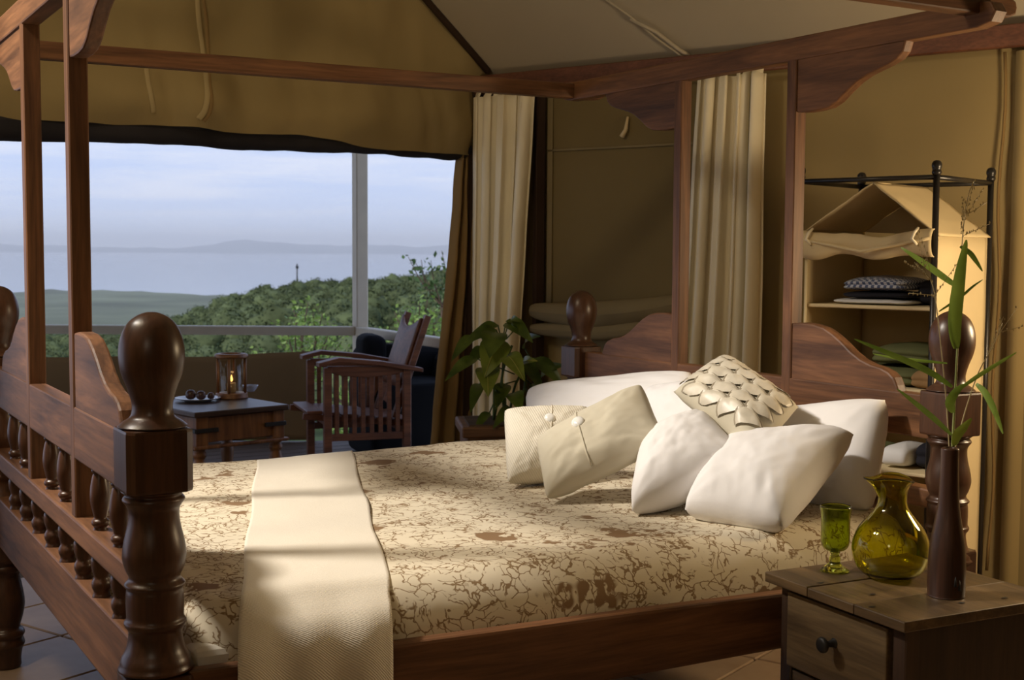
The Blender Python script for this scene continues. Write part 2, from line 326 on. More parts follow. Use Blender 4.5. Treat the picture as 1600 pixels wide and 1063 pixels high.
# floor: grout bed with separate tiles
fl = box('floor', (-4.5, -7.5, -.10), (7.0, 3.2, -.012), GROUT, None, 0); struct(fl, 'tiled tent floor under the bed', None)
tm = boxme('tile', (-.197, -.197, -.012), (.197, .197, 0), .004); tm.materials.append(TILE)
ang = math.radians(24)
for i in range(-9, 13):
    for j in range(-9, 13):
        x = i*.402*math.cos(ang)-j*.402*math.sin(ang)+.4; y = i*.402*math.sin(ang)+j*.402*math.cos(ang)+.2
        if -1.6 < x < 3.6 and -2.0 < y < 2.9 and x < 3.25-.42*(y-1.5):
            o = bpy.data.objects.new('tile', tm); COL.objects.link(o); o.location = (x, y, 0); o.rotation_euler = (0, 0, ang); o.parent = fl
# right canvas wall
def wallfn(u, v):
    s = -.05+u*9.0; z = -.02+v*(PLZ+.04)
    d = .012*fbm((s*1.6, z*.5, 0), 1.0, 3)+.006*math.sin(s*9+fbm((s, z, 1), 1.5)*2)*math.exp(-((s-2.55)/.5)**2)
    return wallp(s, z, -.03+d)
struct(grid('wall_right', 220, 40, wallfn, CANV), 'olive tan canvas tent wall behind the bed head')
# left wall, back wall (out of view), simple sheets
RIDGE_X = 3.35   # run from the right wall to the ridge
RISE = .875*RIDGE_X
def roofp(a, s, z): return KX + GD*a + WD*s + V((0, 0, z))
LW = 6.7
def sheet(name, pts, mat): return link(name, mesh(name, pts, [tuple(range(len(pts)))]), mat)
struct(sheet('wall_left', [roofp(LW, -.1, -.02), roofp(LW, 9, -.02), roofp(LW, 9, PLZ), roofp(LW, -.1, PLZ)], CANV))
struct(sheet('wall_back', [roofp(0, 8.9, -.02), roofp(LW, 8.9, -.02), roofp(LW, 8.9, PLZ), roofp(RIDGE_X, 8.9, PLZ+RISE), roofp(0, 8.9, PLZ)], CANV))
# ceiling: two roof slopes
def rooffn(u, v):
    a = -.12+u*(RIDGE_X+.12); s = -.06+v*9.1
    sag = -.05*math.sin(PI*max(0, u-.03))*(.5+.5*math.sin(s*1.4+.5)**2) + .008*fbm((a*2, s*2, 0), 1.0, 8)
    return roofp(a, s, PLZ+.02+a*.875+sag*.6)
cl = grid('ceiling', 50, 120, rooffn, ROOFM); struct(cl, 'pale canvas tent roof slope above the canopy frame')
struct(sheet('ceiling_far_slope', [roofp(RIDGE_X, -.1, PLZ+RISE), roofp(RIDGE_X, 9, PLZ+RISE), roofp(LW, 9, PLZ), roofp(LW, -.1, PLZ)], ROOFM))
# a stitched seam running down the roof with a puckered fold beside it
def onroof(px, py):
    n = (GD+V((0, 0, .875))).cross(WD).normalized(); p0 = KX+V((0, 0, PLZ+.0)); r = ray(px, py); return CAM+r*((p0-CAM).dot(n)/r.dot(n))
for nm, P, rr in (('roof_seam', [(945, -10), (985, 18), (1030, 55), (1068, 82), (1085, 95)], .005), ('roof_fold', [(985, 22), (1025, 42), (1062, 70), (1095, 90)], .009)):
    pts = [onroof(*q)+V((0, 0, -.022)) for q in P]
    o = tube(nm, pts, rr, ROOFM, cl, 8)
# gable (front) wall above the opening
OPT = 1.80
def gabtop(s): return PLZ+.03+.875*min(s, max(0, LW-s)) if s < RIDGE_X else PLZ+.03+.875*(LW-s)
def gabfn(u, v):
    s = -.03+u*LW; top = gabtop(max(s, 0)); lo = OPT-.035*math.exp(-((s-.45)/.55)**2)+.03*fbm((s*1.3, 0, 0), 1.0, 5)+.04*max(0, math.sin((s-.25)*1.45))
    z = lo+v*(top-lo)
    return gabp(s, z, gaboff(s, z))
def gaboff(s, z):
    bulge = .16*min(1, max(0, s-.06)/.16)*math.exp(-((z-1.93)/.16)**2)*(.7+.4*fbm((s*1.5, z, 0), 1.0, 2))
    fold = .03*math.exp(-((s-1.55)/.12)**2)+.032*fbm((s*2.5, z*1.6, 3), 1.0, 4)
    fold += .022*fbm((s*5+z*1.5, z*3.2, 6), 1.0, 4)*math.exp(-((z-2.0)/.3)**2)+.012*math.sin(s*7+2.5*fbm((s*1.4, z*1.2, 0), 1.0, 7)+z*3)
    for s0, w0, k in ((.28, .03, .02), (.36, .025, .018), (1.28, .07, .035), (1.62, .05, .03)):
        fold -= k*math.exp(-((s-s0-.15*(z-1.9))/w0)**2)*math.exp(-((z-1.95)/.22)**2)
    return bulge+fold
gw = grid('wall_front', 260, 60, gabfn, CANV); struct(gw, 'rolled up canvas gable above the open view')
def ribbon(name, pts, hw, mat, parent, seg=0):
    n = len(pts); vs, fs = [], []
    for i, p in enumerate(pts):
        t = (pts[min(i+1, n-1)]-pts[max(i-1, 0)]).normalized(); sd = t.cross(GN).normalized()
        vs += [p-sd*hw, p+GN*.006, p+sd*hw]
    for i in range(n-1): a = i*3; fs += [(a, a+1, a+4, a+3), (a+1, a+2, a+5, a+4)]
    return link(name, mesh(name, vs, fs), mat, parent, True)
# hem piping / zipper that loops down the gable, and a tie strap
def gabpix(px, py, off):
    r = ray(px, py); t = (KX+GN*off-CAM).dot(GN)/r.dot(GN); return CAM+r*t
def path(pts, off, n=6):
    res = []
    for x, y in smoothprof(pts, n):
        o_ = .1
        for _ in range(4):
            p = gabpix(x, y, o_); o_ = gaboff((p-KX).dot(GD), p.z)+off
        res.append(gabpix(x, y, o_))
    return res
ribbon('zipper_tape', path([(307, -12), (310, 30), (315, 70), (322, 120), (324, 150), (320, 172), (310, 186)], .002), .012, TAPE, gw, 8)
ribbon('zipper_tape', path([(316, -12), (322, 30), (325, 80), (328, 130), (331, 155), (328, 176), (318, 190)], .002), .008, JAMB, gw, 8)
ribbon('tie_strap', path([(228, 104), (232, 130), (238, 160), (240, 176)], .002), .010, TAPE, gw, 6)
# dark netting rolled up along the top of the opening
def rollfn(u, v):
    s = .10+u*(LW-.3); a = v*2*PI; r = .045+.012*fbm((s*3, 0, 0), 1, 6)+.014*min(1.6, max(0, s-.6))
    zc = 1.815+.006*max(0, s-.6)+.012*fbm((s*2, 3, 0), 1, 1)
    return gabp(s, zc+r*math.sin(a)*1.05, -.02+r*1.2*math.cos(a))
o = grid('rolled_netting', 160, 14, rollfn, DRK); tag(o, 'long dark rolled netting along the top of the open side', 'netting')
# canvas jamb gathered at the right edge of the opening, dark brown sheet in the corner beside it
def jambfn(u, v):
    z = v*2.16; wdt = .13+.20*max(0, 1-z/1.9)**1.2
    s = .085+u*(wdt-.06)+ .03*math.sin(v*6)*u*.3
    return gabp(s, z, .01+.025*math.sin(u*15+z*1.2)+.02*fbm((s*6, z*2, 0), 1, 9))
o = grid('tent_flap', 40, 40, jambfn, JAMB, None, .004); tag(o, 'brown canvas door flap gathered at the right edge of the view', 'tent flap')
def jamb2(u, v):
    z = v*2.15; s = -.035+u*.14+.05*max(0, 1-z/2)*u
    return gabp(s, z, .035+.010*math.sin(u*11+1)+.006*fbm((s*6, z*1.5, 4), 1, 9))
o = grid('dark_corner_sheet', 24, 30, jamb2, BROWNC, None, .004); tag(o, 'narrow dark brown drape in the tent corner beside the cream curtain', 'strip')
# wall plate and dark edge along the roof line
def beam(name, p, q, h, t, mat, parent=None, bev=.004):
    p, q = V(p), V(q); d = (q-p); L = d.length; me = boxme(name, (0, -t/2, -h/2), (L, t/2, h/2), bev)
    x = d.normalized(); y = V((0, 0, 1)).cross(x).normalized() if abs(x.z) < .99 else V((0, 1, 0)); z = x.cross(y)
    M = Matrix(((x.x, y.x, z.x, p.x), (x.y, y.y, z.y, p.y), (x.z, y.z, z.z, p.z), (0, 0, 0, 1)))
    me.transform(M); return link(name, me, mat, parent)
struct(beam('trim_1', wallp(0, 2.135, .02), wallp(8.8, 2.135, .02), .085, .04, RED), 'red brown wooden wall plate along the right canvas wall')
struct(link('trim_2', tubeme('trim_2', [gabp(a, PLZ+.01+.875*a, .03) for a in (0, .5, 1, 2, RIDGE_X)], .018, 8), BROWNC, None, True), 'dark corded edge where roof meets gable')
# corner pole by the window
struct(beam('trim_3', wallp(.36, 0, .03), wallp(.36, 2.09, .03), .05, .035, BROWNC))
# vertical roped seam on the wall at the right edge
sq = wall_s(1578, 100)
struct(link('trim_4', tubeme('trim_4', [wallp(sq-.02+.008*math.sin(k*.9), 2.08-.105*k, .0) for k in range(20)], .006, 8), JAMB, None, True), 'corded vertical seam of the canvas wall')
def stripfn(u, v):
    z = v*2.08; s = sq+.02+u*.07; return wallp(s, z, -.005+.02*math.sin(u*PI)+.006*fbm((s*3, z*3, 0), 1, 5))
struct(grid('trim_5', 6, 30, stripfn, CANV))
# mesh window with rolled blind
s0, s1 = .40, wall_s(1112)
wn = empty('window_1', wallp((s0+s1)/2, 1.0, 0)); struct(wn, 'olive mesh tent window between the two cream curtains')
wl = V(wn.location)
def winfn(u, v): s = s0+u*(s1-s0); z = 1.02+v*1.04; return wallp(s, z, .012+.004*fbm((s*2, z*2, 0), 1, 3))-wl
grid('window_screen', 30, 30, winfn, WINM, wn)
for (a, b2, c, d) in ((s0, 1.79, s1, 1.80), (s0, 1.02, s0+.03, 2.06), (s1-.03, 1.02, s1, 2.06)):
    def hf(u, v, a=a, b2=b2, c=c, d=d): return wallp(a+u*(c-a), b2+v*(d-b2), .020)-wl
    grid('hem', 8, 8, hf, BLINDM, wn, .004)
def blind(zc, rad, sag, seed):
    def fn(u, v):
        s = s0-.05+u*(s1-s0+.1); a = v*2*PI; r = rad*(.45+.55*math.sin(PI*min(1, u*1.1))**.5)*(1+.15*fbm((s*3, a, 0), 1, seed))
        z = zc-sag*math.sin(PI*u)*.8+.10*u
        return wallp(s, z+r*math.sin(a), .07+r*.8*math.cos(a))-wl
    return grid('rolled_blind', 40, 14, fn, BLINDM, wn)
blind(1.03, .062, .06, 2); blind(.945, .04, .05, 5)
tube('cord_toggle', [wallp(.85, 1.93, .02)-wl, wallp(.845, 1.87, .03)-wl, wallp(.825, 1.84, .03)-wl], [.006, .01, .013], WARD, wn, 6)
# curtains on a rod
rod = tube('curtain_rod', [wallp(.02, 2.085, .09), wallp(1.75, 2.085, .09)], .012, RED, None, 10); tag(rod, 'thin wooden curtain rod along the canvas wall', 'curtain rod')
def curtain(pl_, pr_, bl_, br_, nf, amp, zt, seed, label):
    st = (wall_s(pl_, 130), wall_s(pr_, 130)); sb = (wall_s(bl_, 580), wall_s(br_, 580))
    c0 = wallp((st[0]+st[1])/2, 0, .09); root = empty('curtain', c0); tag(root, label, 'curtain', 'cream curtains flanking the mesh window')
    ph = [random.uniform(-.5, .5) for _ in range(12)]
    def fold(u, v):
        x = u*nf*2*PI
        return amp*(.55+.45*(1-v))*(math.sin(x+ph[0]+1.2*math.sin(u*5+ph[1]))+.35*math.sin(2.3*x+ph[2]))
    def fn(u, v):
        z = .08+v*(zt-.08); k = max(0, min(1, (zt-z)/1.25))
        a = st[0]+(sb[0]-st[0])*k; b2 = st[1]+(sb[1]-st[1])*k
        s = a+u*(b2-a)+.012*math.sin(u*nf*4*PI+ph[3])
        return wallp(s, z, .125+fold(u, v)*min(1, .35+u*4)+.01*fbm((s*4, z*1.2, 0), 1, seed))-c0
    grid('curtain_cloth', 140, 40, fn, CURT, root, .003)
    for k in range(6):
        uc = .07+k*.172
        def tf(u, v, uc=uc):
            uu = min(1, max(0, uc+(u-.5)*.11)); p = V(fn(uu, 1.0)); q = wallp(0, 0, .10)-wallp(0, 0, 0)
            top = V(p); top.z = 2.10
            off = (top+c0-KX).dot(WN)-.10
            return p + (V((0, 0, 2.10-zt))-WN*off*.85)*v
        grid('tab', 4, 4, tf, CURT, root)
curtain(765, 857, 762, 832, 4, .042, 2.06, 2, 'cream tab-top curtain left of the mesh window, behind the potted plant')
curtain(1113, 1216, 1086, 1206, 5, .045, 2.06, 6, 'cream tab-top curtain right of the mesh window, between the head uprights')

# ================================================================== BED
L, W = 2.15, 1.8383
bed = empty('four_poster_bed', (0, 0, 0)); tag(bed, 'carved dark wooden four-poster bed with turned posts and open canopy frame', 'bed')
KNOB = [(.985, .0), (.986, .060), (.991, .061), (.998, .052), (1.006, .041), (1.020, .0375), (1.036, .039), (1.060, .046), (1.085, .0555), (1.112, .0605), (1.138, .060), (1.162, .054), (1.182, .043), (1.195, .027), (1.2015, .010), (1.202, 0)]
TURN = [(.868, .0), (.867, .058), (.858, .052), (.853, .056), (.847, .058), (.840, .053), (.828, .0475), (.80, .049), (.765, .057), (.738, .0595), (.715, .054), (.702, .048), (.694, .050), (.686, .057), (.679, .052), (.670, .0535), (.645, .054), (.622, .0535), (.614, .058), (.606, .056), (.598, .0505), (.580, .051), (.560, .056), (.545, .064), (.532, .067), (.520, .066), (.512, 0)]
LEG = [(.345, 0), (.344, .055), (.335, .051), (.325, .059), (.314, .057), (.305, .050), (.29, .047), (.255, .054), (.205, .0605), (.16, .053), (.13, .045), (.120, .055), (.108, .059), (.097, .053), (.088, .056), (.075, .0585), (.062, .052), (.03, .046), (0, .043), (0, 0)]
def blockme(lo, hi, half=.062):
    bm = bmesh.new(); bmesh.ops.create_cube(bm, size=1)
    for v in bm.verts: v.co = V((v.co.x*2*half, v.co.y*2*half, lo+(v.co.z+.5)*(hi-lo)))
    ve = [e for e in bm.edges if abs(e.verts[0].co.z-e.verts[1].co.z) > .01]
    bmesh.ops.bevel(bm, geom=ve, offset=.014, segments=1, affect='EDGES')
    tb = [e for e in bm.edges if abs(e.verts[0].co.z-e.verts[1].co.z) < .001]
    bmesh.ops.bevel(bm, geom=tb, offset=.006, segments=2, affect='EDGES', profile=.6)
    return fin(bm, 'post_block')
def profme(name, prof):
    bm = bmesh.new(); lathe_bm(bm, smoothprof(prof, 3), 36); me = fin(bm, name)
    for p in me.polygons: p.use_smooth = True
    me.materials.append(WT); return me
kn, tn, lg = profme('knob', [(z, r) for z, r in KNOB]), profme('turned_shaft', TURN), profme('turned_leg', LEG)
ub, lb = blockme(.866, .985), blockme(.342, .515); ub.materials.append(WT); lb.materials.append(WT)
HS = -.038   # head end sits a little lower
for (x, y, dz) in ((0, 0, 0), (0, W, 0), (L, 0, HS), (L, W, HS)):
    post = bpy.data.objects.new('post', tn); COL.objects.link(post); post.parent = bed; post.location = (x, y, dz)
    for nm, me in (('knob', kn), ('post_block', ub)):
        o = bpy.data.objects.new(nm, me); COL.objects.link(o); o.parent = post
    for nm, me in (('post_block', lb), ('turned_leg', lg)):
        o = bpy.data.objects.new(nm, me); COL.objects.link(o); o.parent = post; o.location = (0, 0, -dz)
SPU = [(.0, 0), (.0, .014), (.006, .017), (.014, .014), (.020, .019), (.028, .019), (.034, .014), (.045, .016), (.075, .022), (.10, .021), (.125, .0165), (.133, .014), (.138, .018), (.144, .017), (.150, .014), (.158, .013), (.158, 0)]
SPL = [(.0, 0), (.0, .020), (.010, .017), (.018, .021), (.026, .021), (.034, .016), (.045, .020), (.056, .022), (.066, .019), (.073, 0)]
def spm(name, prof):
    bm = bmesh.new(); lathe_bm(bm, smoothprof(prof, 3), 16); me = fin(bm, name); me.materials.append(WT)
    for p in me.polygons: p.use_smooth = True
    return me
spu, spl = spm('spindle', SPU), spm('short_spindle', [(z*1.40, r) for z, r in SPL])
YS = [.92+.185*(k+.5) for k in range(-4, 4)]
UPY = (.6325, W-.6325)
def endframe(X, dz, sgn):
    box('top_rail', (X-.022, .05, .838+dz), (X+.022, W-.05, .958+dz), WY, bed, .004, 2)
    box('middle_rail', (X-.028, .03, .648+dz), (X+.028, W-.03, .702+dz), WY, bed, .006, 2)
    box('bottom_rail', (X-.022, .03, .398+dz*.5), (X+.022, W-.03, .553+dz), WY, bed, .005, 2)
    for y in YS:
        o = bpy.data.objects.new('short_spindle', spl); COL.objects.link(o); o.parent = bed; o.location = (X, y, .549+dz)
        if min(abs(y-u) for u in UPY) > .06:
            o = bpy.data.objects.new('spindle', spu); COL.objects.link(o); o.parent = bed; o.location = (X, y, .694+dz)
    for y in UPY:
        box('canopy_upright', (X-.0225, y-.021, .700+dz), (X+.0225, y+.021, 1.925), WZ, bed, .003, 1)
    sc = [(.612, .90), (.612, 1.128), (.57, 1.132), (.52, 1.130), (.475, 1.122), (.435, 1.105), (.40, 1.085), (.36, 1.058), (.32, 1.038), (.28, 1.026), (.24, 1.020), (.21, 1.010), (.19, .996), (.178, .975), (.170, .955), (.170, .90)]
    for mir in (0, 1):
        pts = [((W-y) if mir else y, z+dz) for y, z in sc]
        panel('scalloped_panel', pts, 0, X-.019, X+.019, WY, bed, .006)
    br = [(.612, 1.93), (.612, 1.747), (.57, 1.744), (.52, 1.745), (.475, 1.750), (.44, 1.764), (.405, 1.788), (.365, 1.812), (.325, 1.828), (.285, 1.838), (.245, 1.848), (.21, 1.860), (.188, 1.878), (.176, 1.91), (.176, 1.93)]
    for mir in (0, 1):
        pts = [((W-y) if mir else y, z) for y, z in br]
        panel('canopy_bracket', pts, 0, X-.018, X+.018, WY, bed, .005)
    # cross beam with a rounded nose at each end
    pts = [(-.07, 1.975), (-.115, 1.965), (-.13, 1.94), (-.115, 1.915), (-.07, 1.905), (W+.07, 1.905), (W+.115, 1.915), (W+.13, 1.94), (W+.115, 1.965), (W+.07, 1.975)]
    panel('canopy_cross_beam', pts, 0, X-.024, X+.024, WY, bed, .005)
endframe(0, 0, -1); endframe(L, HS*.75, 1)
# long canopy beams
for y in (-.055, W+.055):
    pts = [(-.09, 1.968), (-.115, 1.955), (-.12, 1.94), (-.115, 1.922), (-.09, 1.912), (L+.09, 1.912), (L+.115, 1.922), (L+.12, 1.94), (L+.115, 1.955), (L+.09, 1.968)]
    panel('canopy_long_beam', [(a, b2+.028*(y < 0)) for a, b2 in pts], 1, y-.026, y+.026, WX, bed, .005)
# side rails, slightly falling towards the head
for y in (-.034, W+.034):
    pts = [(.05, .352), (L-.05, .340), (L-.05, .466), (L*.5, .497), (.05, .520)]
    panel('side_rail', pts, 1, y-.02, y+.02, WX, bed, .008)
box('slat_deck', (.05, .0, .40), (L-.05, W, .42), WX, bed, .002)

# mattress and bedspread
X0, X1, Y0, Y1 = .045, L-.045, -.010, W+.010
mt = box('mattress', (X0+.02, Y0+.012, .422), (X1-.02, Y1-.012, .545), MATT, None, .03, 4); tag(mt, 'pale mattress edge showing under the printed bedspread at the side rail', 'mattress')
def edge(d, r): return 1.0 if d >= r else math.sqrt(max(0, 1-(1-d/r)**2))
def bedz(x, y, drop=.135):
    r = .11
    cx = max(X0+.14, min(X1-.14, x)); cy = max(Y0+.14, min(Y1-.14, y))
    dx, dy = x-cx, y-cy; dd = .14-math.sqrt(dx*dx+dy*dy) if (dx or dy) else .14
    dd = max(0, min(dd, min(x-X0, X1-x, y-Y0, Y1-y)+.0))
    base = .480+drop*edge(dd, r)-.02*(x/L)*(1-edge(dd, r))
    return base+.006*fbm((x*1.6, y*1.6, 0), 1.0, 3)+.0025*fbm((x*6, y*6, 0), 1, 8)
def nonuni(t, n=.09):
    # more lines close to both borders
    return t if False else (t*t*(3-2*t))*.75+t*.25
def spreadfn(u, v):
    x = X0+nonuni(u)*(X1-X0); y = Y0+nonuni(v)*(Y1-Y0); return V((x, y, bedz(x, y)))
sp = grid('bedspread', 110, 110, spreadfn, SPREAD, None); tag(sp, 'cream bedspread printed with brown twig pattern, over the mattress', 'bedspread')
sb = bmesh.new(); sb.from_mesh(sp.data)
be = [e for e in sb.edges if e.is_boundary]; ex = bmesh.ops.extrude_edge_only(sb, edges=be)
for v in ex['geom']:
    if isinstance(v, bmesh.types.BMVert): v.co.z = .452-.02*(v.co.x/L)
sb.to_mesh(sp.data); sb.free()
for p in sp.data.polygons: p.use_smooth = True
# runner across the foot of the bed
def runx(y):
    return .163+.362*y, .492+.370*y
def runfn(u, v):
    tot = 1.68; down = .50
    d = v*(tot+down)
    if d < tot:
        y = 1.72-d; a, b2 = runx(y); x = a+u*(b2-a)+.004*math.sin(y*9)
        z = bedz(x, max(y, Y0+.012))+.007+.003*math.sin(y*14+u*3)
        return V((x, y, z))
    k = d-tot
    yy = .04-.128*(1-math.exp(-k*22)); a, b2 = runx(yy); z0 = bedz(.3, .04)+.007
    z = z0-k*(1-.75*math.exp(-k*13)); x = a+u*(b2-a)
    return V((x, yy-.006*math.sin(u*9+1)*min(1, k*5)-.004*math.sin(u*17), z))
rn = grid('bed_runner', 40, 110, runfn, RUN, None, .005); tag(rn, 'cream woven runner laid across the foot of the bed and hanging over the side', 'bed runner')

# ================================================================== PILLOWS
def pillow(name, label, corners, thick, mat, group=None, n=48, pinch=.05, seed=0, lump=.010, rnd=.07, crease=.002):
    c = [V(p) for p in corners]     # TL TR BR BL
    cen = (c[0]+c[1]+c[2]+c[3])/4; eu = ((c[1]+c[2])-(c[0]+c[3])).normalized(); ev = ((c[0]+c[1])-(c[2]+c[3])).normalized()
    nrm = eu.cross(ev).normalized()
    if nrm.dot(CAM-cen) < 0: nrm = -nrm
    root_loc = V((cen.x, cen.y, min(p.z for p in c)))
    def surf(u, v, side):
        a, b2 = u*2-1, v*2-1
        pu = pinch*(1-b2*b2)*a; pv = pinch*(1-a*a)*b2
        cr = 1-rnd*(a*a*b2*b2)**1.5
        uu = ((a-pu)*cr+1)/2; vv = ((b2-pv)*cr+1)/2
        p = (c[3]*(1-uu)+c[2]*uu)*(1-vv)+(c[0]*(1-uu)+c[1]*uu)*vv
        h = max(0, (1-a**4)*(1-b2**4))**.46*(.72+.28*(1-a*a)*(1-b2*b2))
        wr = lump*fbm((a*1.8, b2*1.8, side), 1, seed)*h
        for sa, sb_ in ((1, 1), (1, -1), (-1, 1), (-1, -1)):     # creases running in from each corner
            da, db = a-sa, b2-sb_; rr = math.hypot(da, db); th = math.atan2(db*sb_, da*sa)
            wr += crease*math.sin(th*15+seed*2.1+3*fbm((da, db, seed), 1.5, seed))*math.exp(-((rr-.45)/.35)**2)*h
        wr += crease*.9*fbm((a*3.5+b2*2.2, (b2-a)*1.2, side*3+seed), 1.4, seed)*h
        return p+nrm*(side*(thick/2*h+wr))-root_loc
    vs, fs = [], []
    for side in (1, -1):
        b0 = len(vs)
        for j in range(n+1):
            for i in range(n+1): vs.append(surf(i/n, j/n, side))
        for j in range(n):
            for i in range(n):
                q = (b0+j*(n+1)+i, b0+j*(n+1)+i+1, b0+(j+1)*(n+1)+i+1, b0+(j+1)*(n+1)+i); fs.append(q if side > 0 else q[::-1])
    me = mesh(name, vs, fs); bm = bmesh.new(); bm.from_mesh(me); bmesh.ops.remove_doubles(bm, verts=bm.verts, dist=.0004); bmesh.ops.recalc_face_normals(bm, faces=bm.faces); bm.to_mesh(me); bm.free()
    root = empty(name, root_loc); tag(root, label, 'pillow' if 'pillow' in name else 'cushion', group)
    link('pillow_case' if 'pillow' in name else 'cushion_cover', me, mat, root, True)
    return root, surf, nrm
ZB = .63
def bz(x, y, z=ZB): return onplane(x, y, 2, z)
GP = 'white pillows piled at the bed head'
pillow('white_pillow', 'white pillow standing upright at the right against the headboard', [onplane(1185, 640, 0, 2.06), onplane(1392, 618, 0, 2.07), onplane(1362, 802, 0, 1.95), onplane(1180, 800, 0, 1.90)], .20, WHT, GP, seed=1)
pillow('white_pillow', 'long white pillow at the back left, under the headboard rail', [onplane(822, 608, 0, 2.04), onplane(1090, 578, 0, 2.06), onplane(1085, 670, 0, 1.93), onplane(822, 672, 0, 1.90)], .17, WHT, GP, seed=2, pinch=.03)
pillow('white_pillow', 'white pillow mostly hidden behind the long back pillow, its top edge showing', [onplane(866, 602, 0, 2.08), onplane(990, 592, 0, 2.085), onplane(1000, 655, 0, 2.06), onplane(866, 660, 0, 2.06)], .06, WHT, GP, seed=3)
pillow('white_pillow', 'white pillow in the middle, propped behind the fan-patterned cushion', [onplane(1012, 606, 0, 1.90), onplane(1150, 590, 0, 1.93), onplane(1180, 735, 0, 1.78), onplane(1000, 745, 0, 1.72)], .20, WHT, GP, seed=4)
pillow('white_pillow', 'white pillow lying at the front right, beside the goblet', [at(1128, 690, 3.70), at(1346, 674, 3.52), bz(1222, 828, .625), bz(1062, 800, .64)], .20, WHT, GP, seed=5)
pillow('white_pillow', 'white pillow in front, its corner resting on the bed between beige and right pillows', [at(1005, 690, 3.72), at(1105, 650, 3.72), at(1172, 720, 3.50), bz(980, 806, .62)], .20, WHT, GP, seed=6, pinch=.02)
kr, ks, kn_ = pillow('knit_cushion', 'cream ribbed knit cushion with pearl button at the left of the pile', [at(784, 638, 4.12), at(925, 634, 4.05), at(905, 752, 3.97), bz(790, 758, .63)], .14, KNIT, seed=7)
br_, bs, bn_ = pillow('beige_cushion', 'plain beige linen cushion with a round pearl button, tilted in front', [at(833, 690, 3.80), at(1006, 596, 3.78), at(1046, 692, 3.62), bz(850, 786, .62)], .15, BEIGE, seed=8)
def buttonat(root, surf, nrm, u, v, r):
    p = surf(u, v, 1); bm = bmesh.new(); lathe_bm(bm, smoothprof([(-.004, 0), (-.004, r*.9), (0, r), (.005, r*.8), (.008, r*.4), (.008, 0)], 2), 20)
    me = fin(bm, 'button'); q = V((0, 0, 1)).rotation_difference(nrm); me.transform(Matrix.Translation(p+nrm*.003) @ q.to_matrix().to_4x4()); link('button', me, SHELL, root, True)['label'] = 'round mother-of-pearl button'
buttonat(kr, ks, kn_, .53, .70, .017); buttonat(br_, bs, bn_, .42, .66, .019)
tube('seam', [bs(.42+.0*k, .95-.9*k/14, 1)+bn_*.0015 for k in range(15)], .0028, BEIGE, br_, 6)
tube('seam', [ks(.55, .95-.9*k/14, 1)+kn_*.0015 for k in range(15)], .0022, KNIT, kr, 6)
dr, ds, dn_ = pillow('fan_cushion', 'decorative cushion with overlapping shiny fan motifs, on top of the white pillows', [at(1050, 612, 3.78), at(1132, 556, 3.86), at(1250, 636, 3.66), at(1182, 716, 3.50)], .13, BEIGE, rnd=.02, seed=9, n=32, crease=.0)
# fan motifs follow the cushion surface
def fan(uc, vc, ru, rv, nrm, lift=0.0):
    def sp_(a, rr, h): return ds(min(.985, max(.015, uc+math.cos(a)*ru*rr)), min(.985, max(.015, vc+math.sin(a)*rv*rr)), 1)+nrm*(h+lift)
    na = 12; vs = [sp_(0, 0, .004)]; fs = []
    A0, A1 = math.radians(-45), math.radians(135)
    for ring, (rr, h) in enumerate(((.55, .006), (.80, .007), (.90, .0045), (.98, .0065), (1.0, .001))):
        for k in range(na+1): vs.append(sp_(A0+(A1-A0)*k/na, rr, h+.0012*(k % 2)*(ring < 2)))
    def ix(r_, k): return 1+r_*(na+1)+k
    for k in range(na): fs.append((0, ix(0, k), ix(0, k+1)))
    for r_ in range(2):
        for k in range(na): fs.append((ix(r_, k), ix(r_+1, k), ix(r_+1, k+1), ix(r_, k+1)))
    me = mesh('fan_motif', vs, fs); o = link('fan_motif', me, SEQ, dr, True)
    f2 = []
    for r_ in range(2, 4):
        for k in range(na): f2.append((ix(r_, k), ix(r_+1, k), ix(r_+1, k+1), ix(r_, k+1)))
    me2 = mesh('braid', vs, f2); link('braid', me2, SEQ2, o, True)
R_ = .165
for i in range(11):
    for j in range(6):
        # rows run along the cushion's diagonal
        d1 = (i-5)*.16; d2 = (j-2.5)*.46+(.23 if i % 2 else 0)
        uc = .5+(d1+d2)*.5-.02; vc = .5+(d1-d2)*.5-.02
        if .03 < uc < .93 and .03 < vc < .93: fan(uc, vc, R_, R_, dn_, (10-i)*.0007)

# ================================================================== NIGHTSTAND
na = math.radians(-3.5); n0 = V((1.417, -.544, 0))      # front-left corner of the top (nearest the camera)
ns = empty('nightstand', n0, na); tag(ns, 'rustic wooden nightstand with one drawer beside the bed', 'nightstand')
SX, SY, ZT = .46, .475, .55
for k in range(3):   # boards of the top run front to back
    y0 = k*SY/3; box('top_board', (0, y0+.0008, ZT-.024), (SX, y0+SY/3-.0008, ZT+(.0, -.001, .0006)[k]), NS, ns, .003, 2)
ix0, ix1, iy0, iy1 = .028, SX-.025, .025, SY-.03
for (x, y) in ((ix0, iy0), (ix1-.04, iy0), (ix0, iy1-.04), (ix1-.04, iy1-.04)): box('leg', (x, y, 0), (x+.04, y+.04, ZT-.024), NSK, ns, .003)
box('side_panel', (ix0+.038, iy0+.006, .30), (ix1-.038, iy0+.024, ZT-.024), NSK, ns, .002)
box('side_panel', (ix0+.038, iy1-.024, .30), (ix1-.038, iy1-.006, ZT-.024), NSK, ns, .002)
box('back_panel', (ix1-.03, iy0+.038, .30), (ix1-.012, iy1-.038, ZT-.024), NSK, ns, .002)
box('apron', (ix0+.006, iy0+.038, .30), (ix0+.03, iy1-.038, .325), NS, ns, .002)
drw = box('drawer', (ix0-.006, iy0+.052, .335), (ix0+.20, iy1-.03, ZT-.036), NSD, ns, .004, 2)
